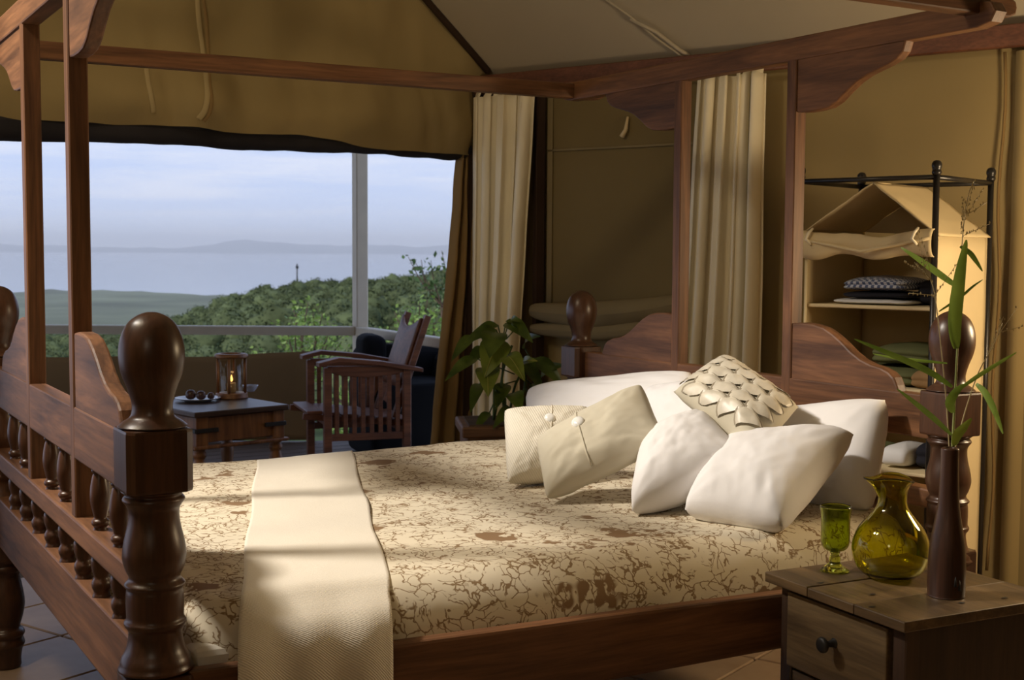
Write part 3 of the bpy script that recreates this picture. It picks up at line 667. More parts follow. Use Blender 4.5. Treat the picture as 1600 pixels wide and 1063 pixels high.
bm = bmesh.new(); lathe_bm(bm, smoothprof([(0, 0), (0, .012), (.006, .009), (.022, .0075), (.027, .014), (.033, .0185), (.040, .016), (.043, .006), (.043, 0)], 3), 20)
me = fin(bm, 'knob'); me.transform(Matrix.Translation((ix0-.005, .245, .435)) @ Matrix.Rotation(-PI/2, 4, 'Y')); link('knob', me, BLKIRON, drw, True)
for (x, y, a) in ((.05, .33, .3), (.09, .20, .1), (.02, .12, .5), (.22, .06, .2), (.34, .05, .9), (.40, .28, .4)):
    bm = bmesh.new(); vs = [bm.verts.new((x+.012*math.cos(a+t)*(.5 if k % 2 else 1), y+.006*math.sin(a+t), ZT+.0014)) for k, t in enumerate([0, 1.1, 2.2, 3.3, 4.4, 5.4])]; bm.faces.new(vs); link('worm_chip', fin(bm, 'worm_chip'), BLKIRON, ns)

# glass carafe
def carafe():
    c = onplane(1391, 903, 2, ZT); root = lathe_root = empty('carafe', (c.x, c.y, ZT+.0015)); tag(root, 'round olive green glass carafe with a pouring lip', 'carafe')
    outer = [(0, 0), (.001, .045), (.006, .060), (.025, .079), (.055, .0895), (.085, .0885), (.115, .077), (.140, .058), (.160, .042), (.175, .035), (.195, .0335), (.212, .036), (.226, .042), (.236, .050)]
    oz = smoothprof(outer, 4); inner = [(z+.004 if z < .01 else z, max(r-.004, 0)) for z, r in oz][::-1]
    prof = oz + [(oz[-1][0]+.0025, oz[-1][1]-.002)] + inner
    seg = 56; vs, fs = [], []
    spout = V((-RT.x, -RT.y, 0)).normalized(); sa = math.atan2(spout.y, spout.x)-.25
    for z, r in prof:
        for k in range(seg):
            a = 2*PI*k/seg; d = (a-sa+PI) % (2*PI)-PI; g = math.exp(-(d/.35)**2)*max(0, (z-.19)/.05)
            rr = r*(1+.02*math.sin(3*a+z*20)*.4)+g*.020*(1 if r > .01 else 0); vs.append((rr*math.cos(a), rr*math.sin(a), z+g*.004-(.006*max(0, (z-.2)/.04)*math.cos(2*d))))
    n = len(prof)
    for i in range(n-1):
        for k in range(seg): fs.append((i*seg+k, i*seg+(k+1) % seg, (i+1)*seg+(k+1) % seg, (i+1)*seg+k))
    me = mesh('carafe_body', vs, fs); bm = bmesh.new(); bm.from_mesh(me); bmesh.ops.remove_doubles(bm, verts=bm.verts, dist=.00005); bmesh.ops.recalc_face_normals(bm, faces=bm.faces); bm.to_mesh(me); bm.free()
    link('carafe_body', me, GREEN, root, True)
carafe()
c = onplane(1304, 893, 2, ZT); gb = empty('goblet', (c.x, c.y, ZT+.0015)); tag(gb, 'small green glass goblet with a short flared foot', 'goblet')
oz = smoothprof([(.046, .005), (.050, .018), (.056, .028), (.070, .034), (.10, .0345), (.13, .0345), (.150, .0375), (.156, .0385)], 4)
lathe('bowl', oz+[(.158, .037)]+[(z+.003, max(r-.003, 0)) for z, r in oz][::-1]+[(.049, 0)], GREEN2, gb, 40, 1)
lathe('foot', [(0, 0), (0, .033), (.003, .034), (.006, .030), (.014, .018), (.022, .013), (.028, .014), (.033, .013), (.040, .010), (.047, .012), (.0475, 0)], GREEN2, gb, 36, 3)
# wooden bottle vase
c = onplane(1478, 931, 2, ZT); VB = V((c.x, c.y, ZT+.001)); vz = empty('bottle_vase', VB); tag(vz, 'dark turned wooden bottle vase holding grass stems', 'vase')
sc_ = .335
lathe('vase_body', [(0, 0), (0, .038), (.004, .0405), (.03, .0415), (.09, .0405), (.125, .037), (.16, .031), (.20, .0245), (.24, .0215), (.30, .0195), (.328, .0195), (.333, .0185), (.333, .012), (.30, .011), (.30, 0)], VSW, vz, 36, 3)
for a, z, w_ in ((4.35, .03, .006), (4.6, .02, .004)):
    p = V((.0413*math.cos(a), .0413*math.sin(a), z)); tube('knot', [p, p+V((0, 0, .022))], [.0045, .001], BLKIRON, vz, 6)

# grass stems in the vase
VD = (VB-CAM).dot(FW)
MOUTH = VB+V((0, 0, .30))
def blade(parent, root, pts, width, mat, d0=0.0, dd=0.0, name='leaf', vein=False):
    # pts: picture path of the blade, d0..d0+dd: how far it leans back in depth along it
    P = smoothprof(pts, 6); n = len(P)-1; vs, fs = [], []
    c3 = [at(x, y, VD+d0+dd*i/n) for i, (x, y) in enumerate(P)]
    for i, p in enumerate(c3):
        t = (c3[min(i+1, n)]-c3[max(i-1, 0)]).normalized(); side = t.cross(FW*.9+UP*.25+RT*.15).normalized(); k = i/n
        w_ = width*(math.sin(PI*min(1, k*.92+.06))**.75)*(1-.35*k)+.0004
        vs += [p-side*w_-root, p-FW*w_*.35-root, p+side*w_-root]
    for i in range(n): a = i*3; fs += [(a, a+1, a+4, a+3), (a+1, a+2, a+5, a+4)]
    me = mesh(name, vs, fs); o = link(name, me, mat, parent, True); return o
def stem(parent, root, pts, r, mat, d0=0, dd=0, name='stem'):
    P = smoothprof(pts, 5); n = len(P)-1
    P3 = [at(x, y, VD+d0+dd*i/n)-root for i, (x, y) in enumerate(P)]
    P3[0] = MOUTH+V((0, 0, 0))-root+(P3[0]-(MOUTH-root))*.25
    o = link(name, tubeme(name, P3, [r*(1-.5*i/n) for i in range(n+1)], 6), mat, parent, True); return o
g = empty('bamboo_grass_stem', MOUTH); tag(g, 'tall green grass stem with broad pointed leaves in the bottle vase', 'plant stem')
stem(g, MOUTH, [(1487, 715), (1490, 660), (1493, 600), (1496, 540), (1500, 470), (1506, 400)], .0032, STEM)
blade(g, MOUTH, [(1494, 545), (1492, 500), (1500, 430), (1510, 375)], .0175, GRASS, 0, -.05)
blade(g, MOUTH, [(1498, 450), (1470, 430), (1435, 405), (1408, 387)], .0085, GRASS, 0, .08)
blade(g, MOUTH, [(1488, 605), (1450, 580), (1395, 555), (1335, 530)], .0085, GRASS, 0, -.06)
blade(g, MOUTH, [(1480, 568), (1440, 564), (1400, 560), (1364, 553)], .004, GRASS, 0, .06)
blade(g, MOUTH, [(1497, 610), (1525, 590), (1560, 568), (1588, 551)], .0055, GRASS, 0, -.03)
blade(g, MOUTH, [(1487, 680), (1460, 655), (1430, 630), (1402, 608)], .0070, GRASS, 0, -.10)
blade(g, MOUTH, [(1490, 645), (1484, 630), (1494, 612), (1508, 600)], .0120, GRASS, -.02, -.03)
blade(g, MOUTH, [(1467, 487), (1500, 465), (1520, 448), (1536, 437)], .0035, GRASS, 0, .05)
blade(g, MOUTH, [(1500, 385), (1515, 395), (1525, 408), (1535, 424)], .0065, GRASS, 0, .05)
blade(g, MOUTH, [(1525, 600), (1540, 615), (1555, 645), (1567, 678)], .0085, GRASS, 0, -.06)
g2 = empty('broad_leaf_stem', MOUTH); tag(g2, 'short stem with one pale rounded leaf just above the vase mouth', 'plant stem')
stem(g2, MOUTH, [(1491, 715), (1490, 702), (1492, 694)], .0024, STEM)
blade(g2, MOUTH, [(1491, 696), (1496, 680), (1506, 668), (1518, 654)], .0125, PLEAF2, -.02, -.03)
def spray(label, pts, heads, d0, dd):
    r_ = empty('seed_grass', MOUTH); tag(r_, label, 'plant stem')
    stem(r_, MOUTH, pts, .0018, SEED, d0, dd)
    vs, fs = [], []
    for (a, b2, n_, jit) in heads:
        for k in range(n_):
            t = k/(n_-1); x = a[0]+(b2[0]-a[0])*t+random.uniform(-jit, jit); y = a[1]+(b2[1]-a[1])*t+random.uniform(-jit, jit)
            p = at(x, y, VD+d0+dd+random.uniform(-.01, .01))-MOUTH; q = .0022*random.uniform(.6, 1.2); b0 = len(vs)
            vs += [p+V((q, 0, 0)), p+V((-q, 0, 0)), p+V((0, q, 0)), p+V((0, -q, 0)), p+V((0, 0, q*1.8)), p+V((0, 0, -q*1.8))]
            for f in ((0, 2, 4), (2, 1, 4), (1, 3, 4), (3, 0, 4), (2, 0, 5), (1, 2, 5), (3, 1, 5), (0, 3, 5)): fs.append(tuple(b0+i for i in f))
        P3 = [at(a[0]+(b2[0]-a[0])*t, a[1]+(b2[1]-a[1])*t, VD+d0+dd)-MOUTH for t in (0, .5, 1)]
        link('seed_branch', tubeme('seed_branch', P3, .0006, 4), SEED, r_, True)
    o = link('seeds', mesh('seeds', vs, fs), SEED, r_); o['kind'] = 'stuff'
spray('dry grass with drooping seed head leaning left over the wardrobe front', [(1484, 715), (1478, 620), (1470, 540), (1462, 470), (1454, 438), (1440, 420)], [((1448, 430), (1415, 410), 16, 2), ((1452, 436), (1430, 412), 16, 2), ((1446, 425), (1434, 362), 12, 4), ((1460, 462), (1420, 458), 9, 2), ((1462, 460), (1497, 410), 10, 2), ((1456, 440), (1445, 385), 9, 3)], 0, .02)
spray('tall feathery dry grass rising above the broad leaf in the vase', [(1490, 715), (1492, 640), (1497, 540), (1502, 430), (1504, 370), (1512, 310), (1522, 282)], [((1504, 365), (1506, 310), 30, 3), ((1506, 345), (1522, 282), 26, 3), ((1512, 335), (1535, 296), 14, 2), ((1506, 368), (1546, 350), 14, 2), ((1512, 335), (1542, 316), 8, 2)], .02, .02)
spray('thin dry grass stalk leaning right across the canvas wall', [(1489, 715), (1498, 680), (1512, 630), (1530, 580), (1552, 540), (1566, 505)], [((1545, 550), (1568, 495), 14, 4), ((1552, 535), (1590, 480), 6, 3), ((1560, 520), (1598, 510), 6, 2)], .01, .03)

# ================================================================== CANVAS WARDROBE
wa = math.radians(19.5); wd0 = V((2.682, .552, 0)); wr = empty('canvas_wardrobe', wd0, wa); tag(wr, 'iron framed canvas wardrobe with open front behind the bed head', 'wardrobe')
DX, WY_ = .472, .488
pm = None
for (x, y) in ((0, 0), (DX, 0), (0, WY_), (DX, WY_)):
    p = link('pole', tubeme('pole', [(x, y, 0), (x, y, 1.58)], .0105, 12), IRON, wr, True)
    lathe('finial', [(1.572, 0), (1.572, .011), (1.578, .0155), (1.586, .0145), (1.590, .0135), (1.598, .0165), (1.610, .0155), (1.618, .009), (1.620, 0)], IRON, p, 16, 2, x, y)
for a, b2 in (((0, 0), (0, WY_)), ((DX, 0), (DX, WY_)), ((0, 0), (DX, 0)), ((0, WY_), (DX, WY_))):
    link('top_bar', tubeme('top_bar', [(*a, 1.565), (*b2, 1.565)], .0085, 10), IRON, wr, True)
    link('bottom_bar', tubeme('bottom_bar', [(*a, .10), (*b2, .10)], .0085, 10), IRON, wr, True)
RY, EZ = .225, 1.375
def wsheet(name, a, b2, c, d, mat=WARD, t=.004, bulge=0.0):
    a, b2, c, d = V(a), V(b2), V(c), V(d); n_ = (b2-a).cross(d-a).normalized()
    def fn(u, v): return (a*(1-u)+b2*u)*(1-v)+(d*(1-u)+c*u)*v+n_*(bulge*math.sin(PI*u)*math.sin(PI*v)+.003*fbm((u*3, v*4, 0), 1, bulge*100+a.y*7))
    return grid(name, 14, 18, fn, mat, wr, t)
x0, x1, yr, yl = .012, DX-.012, .002, WY_-.02
wsheet('roof_slope', (x0, RY, 1.556), (x1, RY, 1.556), (x1, yr-.012, EZ), (x0, yr-.012, EZ))
wsheet('roof_slope', (x0, RY, 1.556), (x1, RY, 1.556), (x1, yl+.008, EZ+.02), (x0, yl+.008, EZ+.02))
wsheet('side_panel', (x0, yr, .12), (x1, yr, .12), (x1, yr, EZ), (x0, yr, EZ), bulge=.006)
wsheet('side_panel', (x0, yl, .12), (x1, yl, .12), (x1, yl, EZ+.02), (x0, yl, EZ+.02))
wsheet('back_panel', (x1, yr, .12), (x1, yl, .12), (x1, yl, EZ), (x1, yr, EZ))
link('back_gable', mesh('back_gable', [(x1, yr, EZ), (x1, yl, EZ+.02), (x1, RY, 1.55)], [(0, 1, 2)]), WARD, wr)
SHZ = (1.140, .865, .585, .30)
for z in SHZ: box('shelf', (x0+.004, yr+.004, z-.012), (x1-.006, yl-.004, z), WARD, wr, .003)
tube('front_edge', [(x0-.004, yr+.004, .12), (x0-.004, yr+.004, EZ)], .006, WARD, wr, 8)
tube('front_edge', [(x0-.004, yl-.004, .12), (x0-.004, yl-.004, EZ)], .006, WARD, wr, 8)
def flapfn(u, v):
    y = yr-.005+u*(yl-yr+.012); a = -.5*PI+v*1.45*PI; e = math.sin(PI*u)
    zc = 1.352+.006*math.sin(u*12)-.012*e; r = .038*(.85+.15*fbm((u*4, v, 0), 1, 3))+.010*math.cos(u*PI*2)
    dip = -.022*math.exp(-((u-.52)/.16)**2)*math.sin(a)*-1
    return V((x0-.022-r*.8*math.cos(a)*(1), y, zc+r*1.15*math.sin(a)+dip*.6))
fp = grid('rolled_door_flap', 40, 18, flapfn, WARD, wr, .003)
tube('flap_hem', [(x0-.050-.012*math.sin(PI*u), yr+u*(yl-yr), 1.365-.042*(1-abs(u-.5)*2)**1.0) for u in [k/16 for k in range(17)]], .006, WARD, fp, 6)
for y in (.05, .43):
    tube('tie', [(x0-.03, y, 1.40), (x0-.058, y, 1.385), (x0-.064, y+.006, 1.365), (x0-.058, y-.01, 1.345)], .005, CREAMP, fp, 6)
def wl2w(x, y, z):
    p = V((x, y, 0)); p.rotate(Matrix.Rotation(wa, 3, 'Z')); return wd0+p+V((0, 0, z))
def folded(name, label, lx, ly, lz, sx, sy, sz, mat, layers=2, cat='clothing', group=None, seed=0, rot=0.0, dome=.0):
    # folded cloth: rounded slab with fold grooves around its rim
    bm = bmesh.new(); nu, nv = 36, 9*layers; rings = []
    for j in range(nv+1):
        t = j/nv; z = t*sz; prof = (1-abs(2*t-1)**4)**.35*(.93+.07*abs(math.sin(t*layers*PI)))
        ring = []
        for k in range(nu):
            a = 2*PI*k/nu; ca, sa = math.cos(a), math.sin(a); e = .32
            x = math.copysign(abs(ca)**e, ca)*sx/2*prof; y = math.copysign(abs(sa)**e, sa)*sy/2*prof
            r2 = (x/(sx/2))**2+(y/(sy/2))**2; zz = z*(1+dome*(1-r2*.6)/1.0)+.003*fbm((x*12, y*12, z*20), 1, seed)
            ring.append(bm.verts.new((x, y, zz)))
        rings.append(ring)
    for a, c in zip(rings, rings[1:]):
        for k in range(nu): bm.faces.new((a[k], a[(k+1) % nu], c[(k+1) % nu], c[k]))
    cb = bm.verts.new((0, 0, 0)); ct = bm.verts.new((0, 0, sz*(1+dome)))
    for k in range(nu): bm.faces.new((cb, rings[0][(k+1) % nu], rings[0][k])); bm.faces.new((ct, rings[-1][k], rings[-1][(k+1) % nu]))
    o = link(name, fin(bm, name), mat, None, True); o.location = wl2w(lx, ly, lz); o.rotation_euler = (0, 0, wa+rot); tag(o, label, cat, group); return o
GC = 'clothes folded in the canvas wardrobe'
folded('folded_cloth', 'white folded cloth at the bottom of the upper shelf stack', .20, .255, 1.1405, .30, .29, .020, WCL, 1, group=GC, seed=1)
folded('folded_trousers', 'black folded garment between the white cloth and the checked shirt', .20, .24, 1.1615, .28, .255, .024, DKCL, 1, group=GC, seed=2)
folded('folded_shirt', 'blue checked folded shirt on top of the upper shelf stack', .19, .245, 1.1865, .27, .24, .038, BCHK, 2, group=GC, seed=3, dome=.45)
folded('folded_shirt', 'dark folded garment at the right end of the upper shelf', .24, .067, 1.1405, .22, .105, .085, DKCL, 3, group=GC, seed=4, dome=.1)
folded('folded_shirt', 'olive green folded garment lower in the middle shelf stack', .20, .215, .8655, .30, .30, .055, GSHIRT, 2, group=GC, seed=5, dome=.2)
folded('folded_shirt', 'dark green folded garment topping the middle shelf stack', .23, .15, .935, .28, .24, .060, GSHIRT, 2, group=GC, seed=6, dome=.25)
folded('folded_shirt', 'tan folded garment at the front right of the middle shelf', .09, .05, .8655, .10, .085, .05, TANCL, 2, group=GC, seed=7, dome=.3)
folded('folded_towel', 'white rolled towel on the lower shelf of the wardrobe', .16, .15, .5855, .22, .10, .075, WCL, 1, group=GC, seed=8, dome=.1)
folded('folded_towel', 'grey folded towel beside the rolled towel on the lower shelf', .20, .33, .5855, .25, .19, .06, GSHIRT, 2, group=GC, seed=9)
folded('folded_shirt', 'dark folded garment at the right end of the lower shelf', .2, .055, .5855, .22, .075, .09, DKCL, 2, group=GC, seed=10)

# ================================================================== POTTED PLANT
pc = at(785, 690, 5.62); PB = V((pc.x, pc.y, 0))
pt = empty('potted_plant', PB); tag(pt, 'leafy green house plant in a wooden planter beside the cream curtain', 'plant')
pl_ = boxme('planter', (-.17, -.17, .02), (.17, .17, .56), .006); o = link('planter', pl_, PLW, pt); o.rotation_euler = (0, 0, -.4)
o2 = link('planter_rim', boxme('planter_rim', (-.19, -.19, .54), (.19, .19, .585), .008, 2), PLW, o); 
for sx in (-1, 1):
    for sy in (-1, 1): link('planter_foot', boxme('planter_foot', (sx*.15-.02, sy*.15-.02, 0), (sx*.15+.02, sy*.15+.02, .03), .003), PLW, o)
link('soil', boxme('soil', (-.16, -.16, .575), (.16, .16, .590), .004), BARK, o)
def leafme(name, base, tip, width, droop, up=V((0, 0, 1)), cup=.25):
    base, tip = V(base), V(tip); d = tip-base; Lh = d.length; side = d.cross(up)
    side = side.normalized() if side.length > 1e-6 else V((1, 0, 0)); nrm = side.cross(d).normalized(); n = 10; vs, fs = [], []
    for i in range(n+1):
        k = i/n; w_ = width*(math.sin(PI*k**.8)**.85)*(1-.25*k)+.0008; c = base+d*k+nrm*droop*Lh*math.sin(PI*k)+V((0, 0, -droop*.6*Lh*k*k))
        vs += [c-side*w_+nrm*w_*cup, c-side*w_*.5+nrm*w_*cup*.35, c, c+side*w_*.5+nrm*w_*cup*.35, c+side*w_+nrm*w_*cup]
    for i in range(n):
        for j in range(4): a = i*5+j; fs.append((a, a+1, a+6, a+5))
    vein = [V(vs[i*5+2])+nrm*.002 for i in range(n+1)]
    return mesh(name, vs, fs), vein
random.seed(21)
stems = []
for (x, y, dd) in ((765, 560, 0), (785, 525, .08), (800, 540, -.05), (820, 580, .1), (775, 610, -.1), (835, 560, .12)):
    top = at(x, y, 5.58+dd)-PB; b0 = V((random.uniform(-.05, .05), random.uniform(-.05, .05), .58)); mid = (b0+top)/2+V((random.uniform(-.04, .04), random.uniform(-.04, .04), .03))
    tube('plant_stem', smoothprof([tuple(b0), tuple(mid), tuple(top)], 5), .006, TLEAF2, pt, 6); stems.append(top)
LEAVES = [((775, 520), (765, 555), 26, 0, 0), ((782, 530), (757, 585), 30, 1, 0), ((762, 575), (763, 615), 24, 1, 0), ((775, 515), (722, 535), 13, 0, .05), ((778, 508), (735, 522), 10, 0, .1), ((790, 505), (833, 530), 17, 0, .1), ((795, 505), (815, 500), 9, 0, .1),
          ((790, 555), (820, 590), 20, 1, -.05), ((815, 575), (840, 560), 12, 1, .05), ((745, 560), (695, 590), 12, 0, -.05), ((790, 600), (775, 635), 16, 0, .02), ((800, 615), (815, 640), 18, 0, .0), ((815, 560), (850, 610), 14, 0, .15), ((835, 560), (880, 600), 16, 0, .2), ((830, 600), (868, 640), 14, 0, .2),
          ((760, 545), (728, 570), 14, 0, .1), ((800, 640), (770, 665), 12, 0, 0), ((765, 645), (740, 672), 9, 0, 0), ((820, 545), (845, 520), 12, 0, .2), ((780, 575), (800, 560), 15, 0, .1), ((750, 600), (735, 640), 13, 0, .12), ((845, 590), (885, 565), 13, 0, .25), ((800, 520), (790, 498), 10, 0, .05), ((825, 620), (845, 650), 15, 0, .12), ((740, 525), (705, 560), 12, 0, .15)]
for (a, c, w_, pale, dd) in LEAVES:
    base = at(a[0], a[1], 5.58+dd)-PB; tip = at(c[0], c[1], 5.46+dd-random.uniform(0, .08))-PB
    me, vein = leafme('leaf', base, tip, w_*.5*5.55/FPX*1.75, .12, -FW+V((0, 0, .5)))
    lf = link('leaf', me, PLEAF2 if pale else PLEAF, pt, True)
    if pale: link('leaf_vein', tubeme('leaf_vein', vein, .0022, 5), PVEIN, lf, True)
    near = min(stems, key=lambda s: (s-base).length); tube('leaf_stalk', [near*.6+base*.4+V((0, 0, -.02)) if (near-base).length > .03 else base+V((0, 0, -.05)), base], .003, TLEAF2, pt, 5)

# ================================================================== DECK OUTSIDE
R2 = V((math.cos(YAW), -math.sin(YAW), 0)); F2 = V((math.sin(YAW), math.cos(YAW), 0))
dk = empty('deck_floor', (2.0, 5.0, 0)); struct(dk, 'timber deck outside the tent opening')
CP = V((2.937, 5.86, 0)); LD = V((.78-2.937, 7.1-5.86, 0)).normalized()
for k in range(22):
    y = 3.23+k*.145; xr = 2.98; xl = -3.2 if y < 5.86 else 2.937+LD.x/LD.y*(-1)*0-3.6*0 - 0
    if y >= 5.86: break
    box('deck_board', (-3.2-2.0, y-5.0, -.04), (xr-2.0, y+.138-5.0, -.005), DKW, dk, .003)
P_end = CP+LD*5.2
link('deck_board', mesh('deck_board', [(-5.2, .86, -.012), (.937, .86, -.012), tuple(P_end-V((2, 5, .012))), (-5.2, P_end.y-5, -.012)], [(0, 1, 2, 3)]), DKW, dk)
def rail(name, a, b2, h, t, z, mat, parent): return beam(name, V((a.x, a.y, z)), V((b2.x, b2.y, z)), h, t, mat, parent, .006)
rg = empty('deck_railing', CP); tag(rg, 'white painted corner post and railing around the deck', 'railing')
def rel(v): return V(v)-CP
RZ = .787
beam('post', rel(CP+V((0, 0, -.02))), rel(CP+V((0, 0, 2.32))), .085, .085, WPT, rg, .006)
beam('top_rail', rel(CP+LD*.03+V((0, 0, RZ-.03))), rel(CP+LD*5.2+V((0, 0, RZ-.03))), .062, .07, WPT, rg, .006)
beam('top_rail', rel(CP+V((-.01, -.03, RZ-.03))), rel(CP+V((.0, -2.6, RZ-.03))), .062, .07, WPT, rg, .006)
beam('post', rel(CP+LD*5.2+V((0, 0, -.02))), rel(CP+LD*5.2+V((0, 0, 2.32))), .085, .085, WPT, rg, .006)
# verandah roof over the deck, above the view
vr = link('verandah_roof', mesh('verandah_roof', [(-4, 3.25, 2.5), (3.1, 3.35, 2.5), (3.1, 5.95, 2.36), tuple(P_end+V((0, .1, 2.36))), (-4, P_end.y, 2.36)], [(0, 1, 2, 3, 4)]), CANV); struct(vr, 'canvas verandah roof over the deck')
# canvas windbreak hung below the rail
def dodfn(u, v):
    s = .36+u*4.8; p = CP+LD*s; top = .60+.02*fbm((s, 0, 0), 1, 2)-.03*min(1, s)+.05*math.exp(-s*2)
    return V((p.x, p.y, .0+v*top))+V((.03, -.05, 0))*(1+.4*fbm((s*2, v*2, 0), 1, 4))
dg = grid('canvas_windbreak', 60, 14, dodfn, DODG, None, .004); tag(dg, 'brown canvas windbreak along the deck railing', 'windbreak')
# low dark boarding beneath, between the windbreak and the tent
# --- armchair
ca = math.radians(-11); c0 = at(512, 700, 7.3); c0.z = 0
ch = empty('wooden_armchair', c0, ca); tag(ch, 'slatted wooden armchair with sloping back on the deck', 'armchair')
CL, CW = .455, .54
for (x, y) in ((0, 0), (CL, 0), (0, CW), (CL, CW)): box('leg', (x-.022, y-.022, 0), (x+.022, y+.022, .66), CHW, ch, .003)
for y in (0, CW):
    top = [(0, .60), (CL, .595), (CL, .655), (0, .665)]
    panel('side_top_rail', [(0, .635), (.08, .612), (CL*.5, .600), (CL-.08, .612), (CL, .63), (CL, .66), (0, .668)], 1, y-.014, y+.014, CHW, ch, .003)
    box('side_bottom_rail', (0, y-.014, .245), (CL, y+.014, .285), CHW, ch, .003)
    for k in range(8):
        x = .052+k*(CL-.104)/7; box('side_slat', (x-.0125, y-.007, .28), (x+.0125, y+.007, .632), CHW, ch, .002)
    pts = [(-.055, .668), (.06, .692), (.30, .668), (CL+.085, .625), (CL+.085, .648), (.30, .693), (.06, .717), (-.055, .690)]
    panel('arm', pts, 1, y-.05, y+.05, CHW, ch, .004)
box('front_rail', (-.012, 0, .33), (.012, CW, .39), CHW, ch, .003); box('back_rail', (CL-.012, 0, .27), (CL+.012, CW, .33), CHW, ch, .003)
for k in range(6):
    x = -.11+k*.10; o = box('seat_slat', (x, .03, .395-.012*k), (x+.088, CW-.03, .415-.012*k), CHW, ch, .004)
for y in (.05, CW-.05): beam('seat_bearer', (-.13, y, .385), (CL+.02, y, .325), .035, .025, CHW, ch, .003)
bk0, bk1 = V((CL-.06, 0, .36)), V((CL+.13, 0, .925)); bd = (bk1-bk0)
for y in (.045, CW-.045): beam('back_post', bk0+V((0, y, 0)), bk0+bd*1.03+V((0, y, 0)), .035, .045, CHW, ch, .003)
def backfn(u, v):
    y = .06+u*(CW-.12); top = .90+.10*(2*u-1)**2; k = .30+v*(top-.30); return bk0+bd*k+V((-.018-.012*math.sin(PI*u), y, 0))
grid('back_panel', 14, 8, backfn, CHW, ch, .014)
# --- side table with iron straps
t1 = V((1.105, 3.546, 0)); ta = math.radians(12.5); tb = empty('side_table', t1, ta); tag(tb, 'small wooden side table with turned legs and black iron corner straps', 'table')
TX, TY = .52, .57
box('table_top', (0, 0, .525), (TX, TY, .552), TBT, tb, .006, 2)
LG = [(0, 0), (0, .022), (.02, .026), (.05, .020), (.07, .027), (.09, .024), (.12, .020), (.22, .030), (.28, .034), (.32, .026), (.335, .033), (.35, .033), (.362, .028), (.375, .031), (.375, 0)]
for (x, y) in ((.05, .05), (TX-.05, .05), (.05, TY-.05), (TX-.05, TY-.05)):
    l_ = lathe('leg', LG, TBW, tb, 20, 3, x, y); box('leg_block', (x-.032, y-.032, .372), (x+.032, y+.032, .526), TBW, l_, .003)
for (lo, hi) in (((.05, .026, .40), (TX-.05, .046, .52)), ((.05, TY-.046, .40), (TX-.05, TY-.026, .52)), ((.026, .05, .40), (.046, TY-.05, .52)), ((TX-.046, .05, .40), (TX-.026, TY-.05, .52))): box('apron', lo, hi, TBW, tb, .003)
for (lo, hi) in (((0.0, .0, .372), (TX, .03, .388)), ((0, TY-.03, .372), (TX, TY, .388)), ((0, .03, .372), (.03, TY-.03, .388)), ((TX-.03, .03, .372), (TX, TY-.03, .388))): box('ledge', lo, hi, TBW, tb, .004)
for (x, s) in ((0.012, 1), (TX-.012, -1)): box('iron_strap', (min(x, x+s*.12), .008, .450), (max(x, x+s*.12), .020, .470), BLKIRON, tb, .002)
for (y, s) in ((0.012, 1), (TY-.012, -1)): box('iron_strap', (.008, min(y, y+s*.12), .450), (.020, max(y, y+s*.12), .470), BLKIRON, tb, .002)
TZ = .5525
lc = onplane(362, 622, 2, TZ); ln = empty('candle_lantern', (lc.x, lc.y, TZ)); tag(ln, 'wooden hurricane lantern with lit candle on the side table', 'lantern')
lathe('base', [(0, 0), (0, .078), (.008, .082), (.022, .080), (.028, .072), (.028, 0)], TBW, ln, 28, 2)
lathe('top_ring', [(.208, .055), (.208, .082), (.214, .086), (.226, .084), (.230, .076), (.230, .055), (.208, .055)], TBW, ln, 28, 1)
for k in range(4):
    a = PI/4+k*PI/2+.3; box_ = tube('lantern_post', [(.07*math.cos(a), .07*math.sin(a), .026), (.07*math.cos(a), .07*math.sin(a), .210)], .008, TBW, ln, 8)
lathe('glass_cylinder', [(.029, .0585), (.205, .0585), (.205, .056), (.029, .056), (.029, .0585)], CLEAR, ln, 32, 1)
cn = lathe('candle', [(.028, 0), (.028, .022), (.075, .022), (.078, .020), (.076, 0)], WAXM, ln, 20, 1)
tube('wick', [(0, 0, .075), (0, 0, .086)], .0012, BLKIRON, cn, 5)
lathe('flame', [(.084, 0), (.088, .005), (.096, .0075), (.106, .005), (.118, .001), (.120, 0)], FLAME, cn, 12, 3)
fl_ = bpy.data.lights.new('candle_light', 'POINT'); fl_.energy = .05; fl_.color = (1, .6, .25); fl_.shadow_soft_size = .012; fo = bpy.data.objects.new('candle_light', fl_); COL.objects.link(fo); fo.parent = ln; fo.location = (0, 0, .14)
pc2 = onplane(309, 627, 2, TZ); 
pt2 = lathe('plate', [(0, 0), (0, .06), (.004, .07), (.014, .105), (.017, .112), (.019, .110), (.012, .085), (.007, .06), (.006, 0)], PORC, None, 36, 2); pt2.location = (pc2.x, pc2.y, TZ); tag(pt2, 'pale glazed plate of dark fruit on the side table', 'plate')
for i, (dx, dy, r, lab) in enumerate(((-.035, .0, .026, 'round dark fruit at the left of the plate'), (.02, -.012, .024, 'round dark fruit in the middle of the plate'), (.062, .02, .018, 'small dark fruit at the right edge of the plate'))):
    p = V((pc2.x, pc2.y, 0))+R2*dx+F2*dy
    f_ = lathe('fruit', [(0, 0), (r*.06, r*.4), (r*.4, r*.9), (r, r), (r*1.55, r*.82), (r*1.85, r*.45), (r*1.86, r*.15), (r*1.78, 0)], FRUIT, None, 18, 3); f_.location = (p.x, p.y, TZ+.0075); tag(f_, lab, 'fruit', 'fruit on the plate')
bw = onplane(391, 612, 2, TZ)
bo = lathe('small_dish', [(0, 0), (0, .02), (.01, .03), (.03, .042), (.033, .041), (.012, .027), (.006, 0)], PORC, None, 24, 2); bo.location = (bw.x, bw.y, TZ); tag(bo, 'small dark dish behind the lantern on the side table', 'dish')
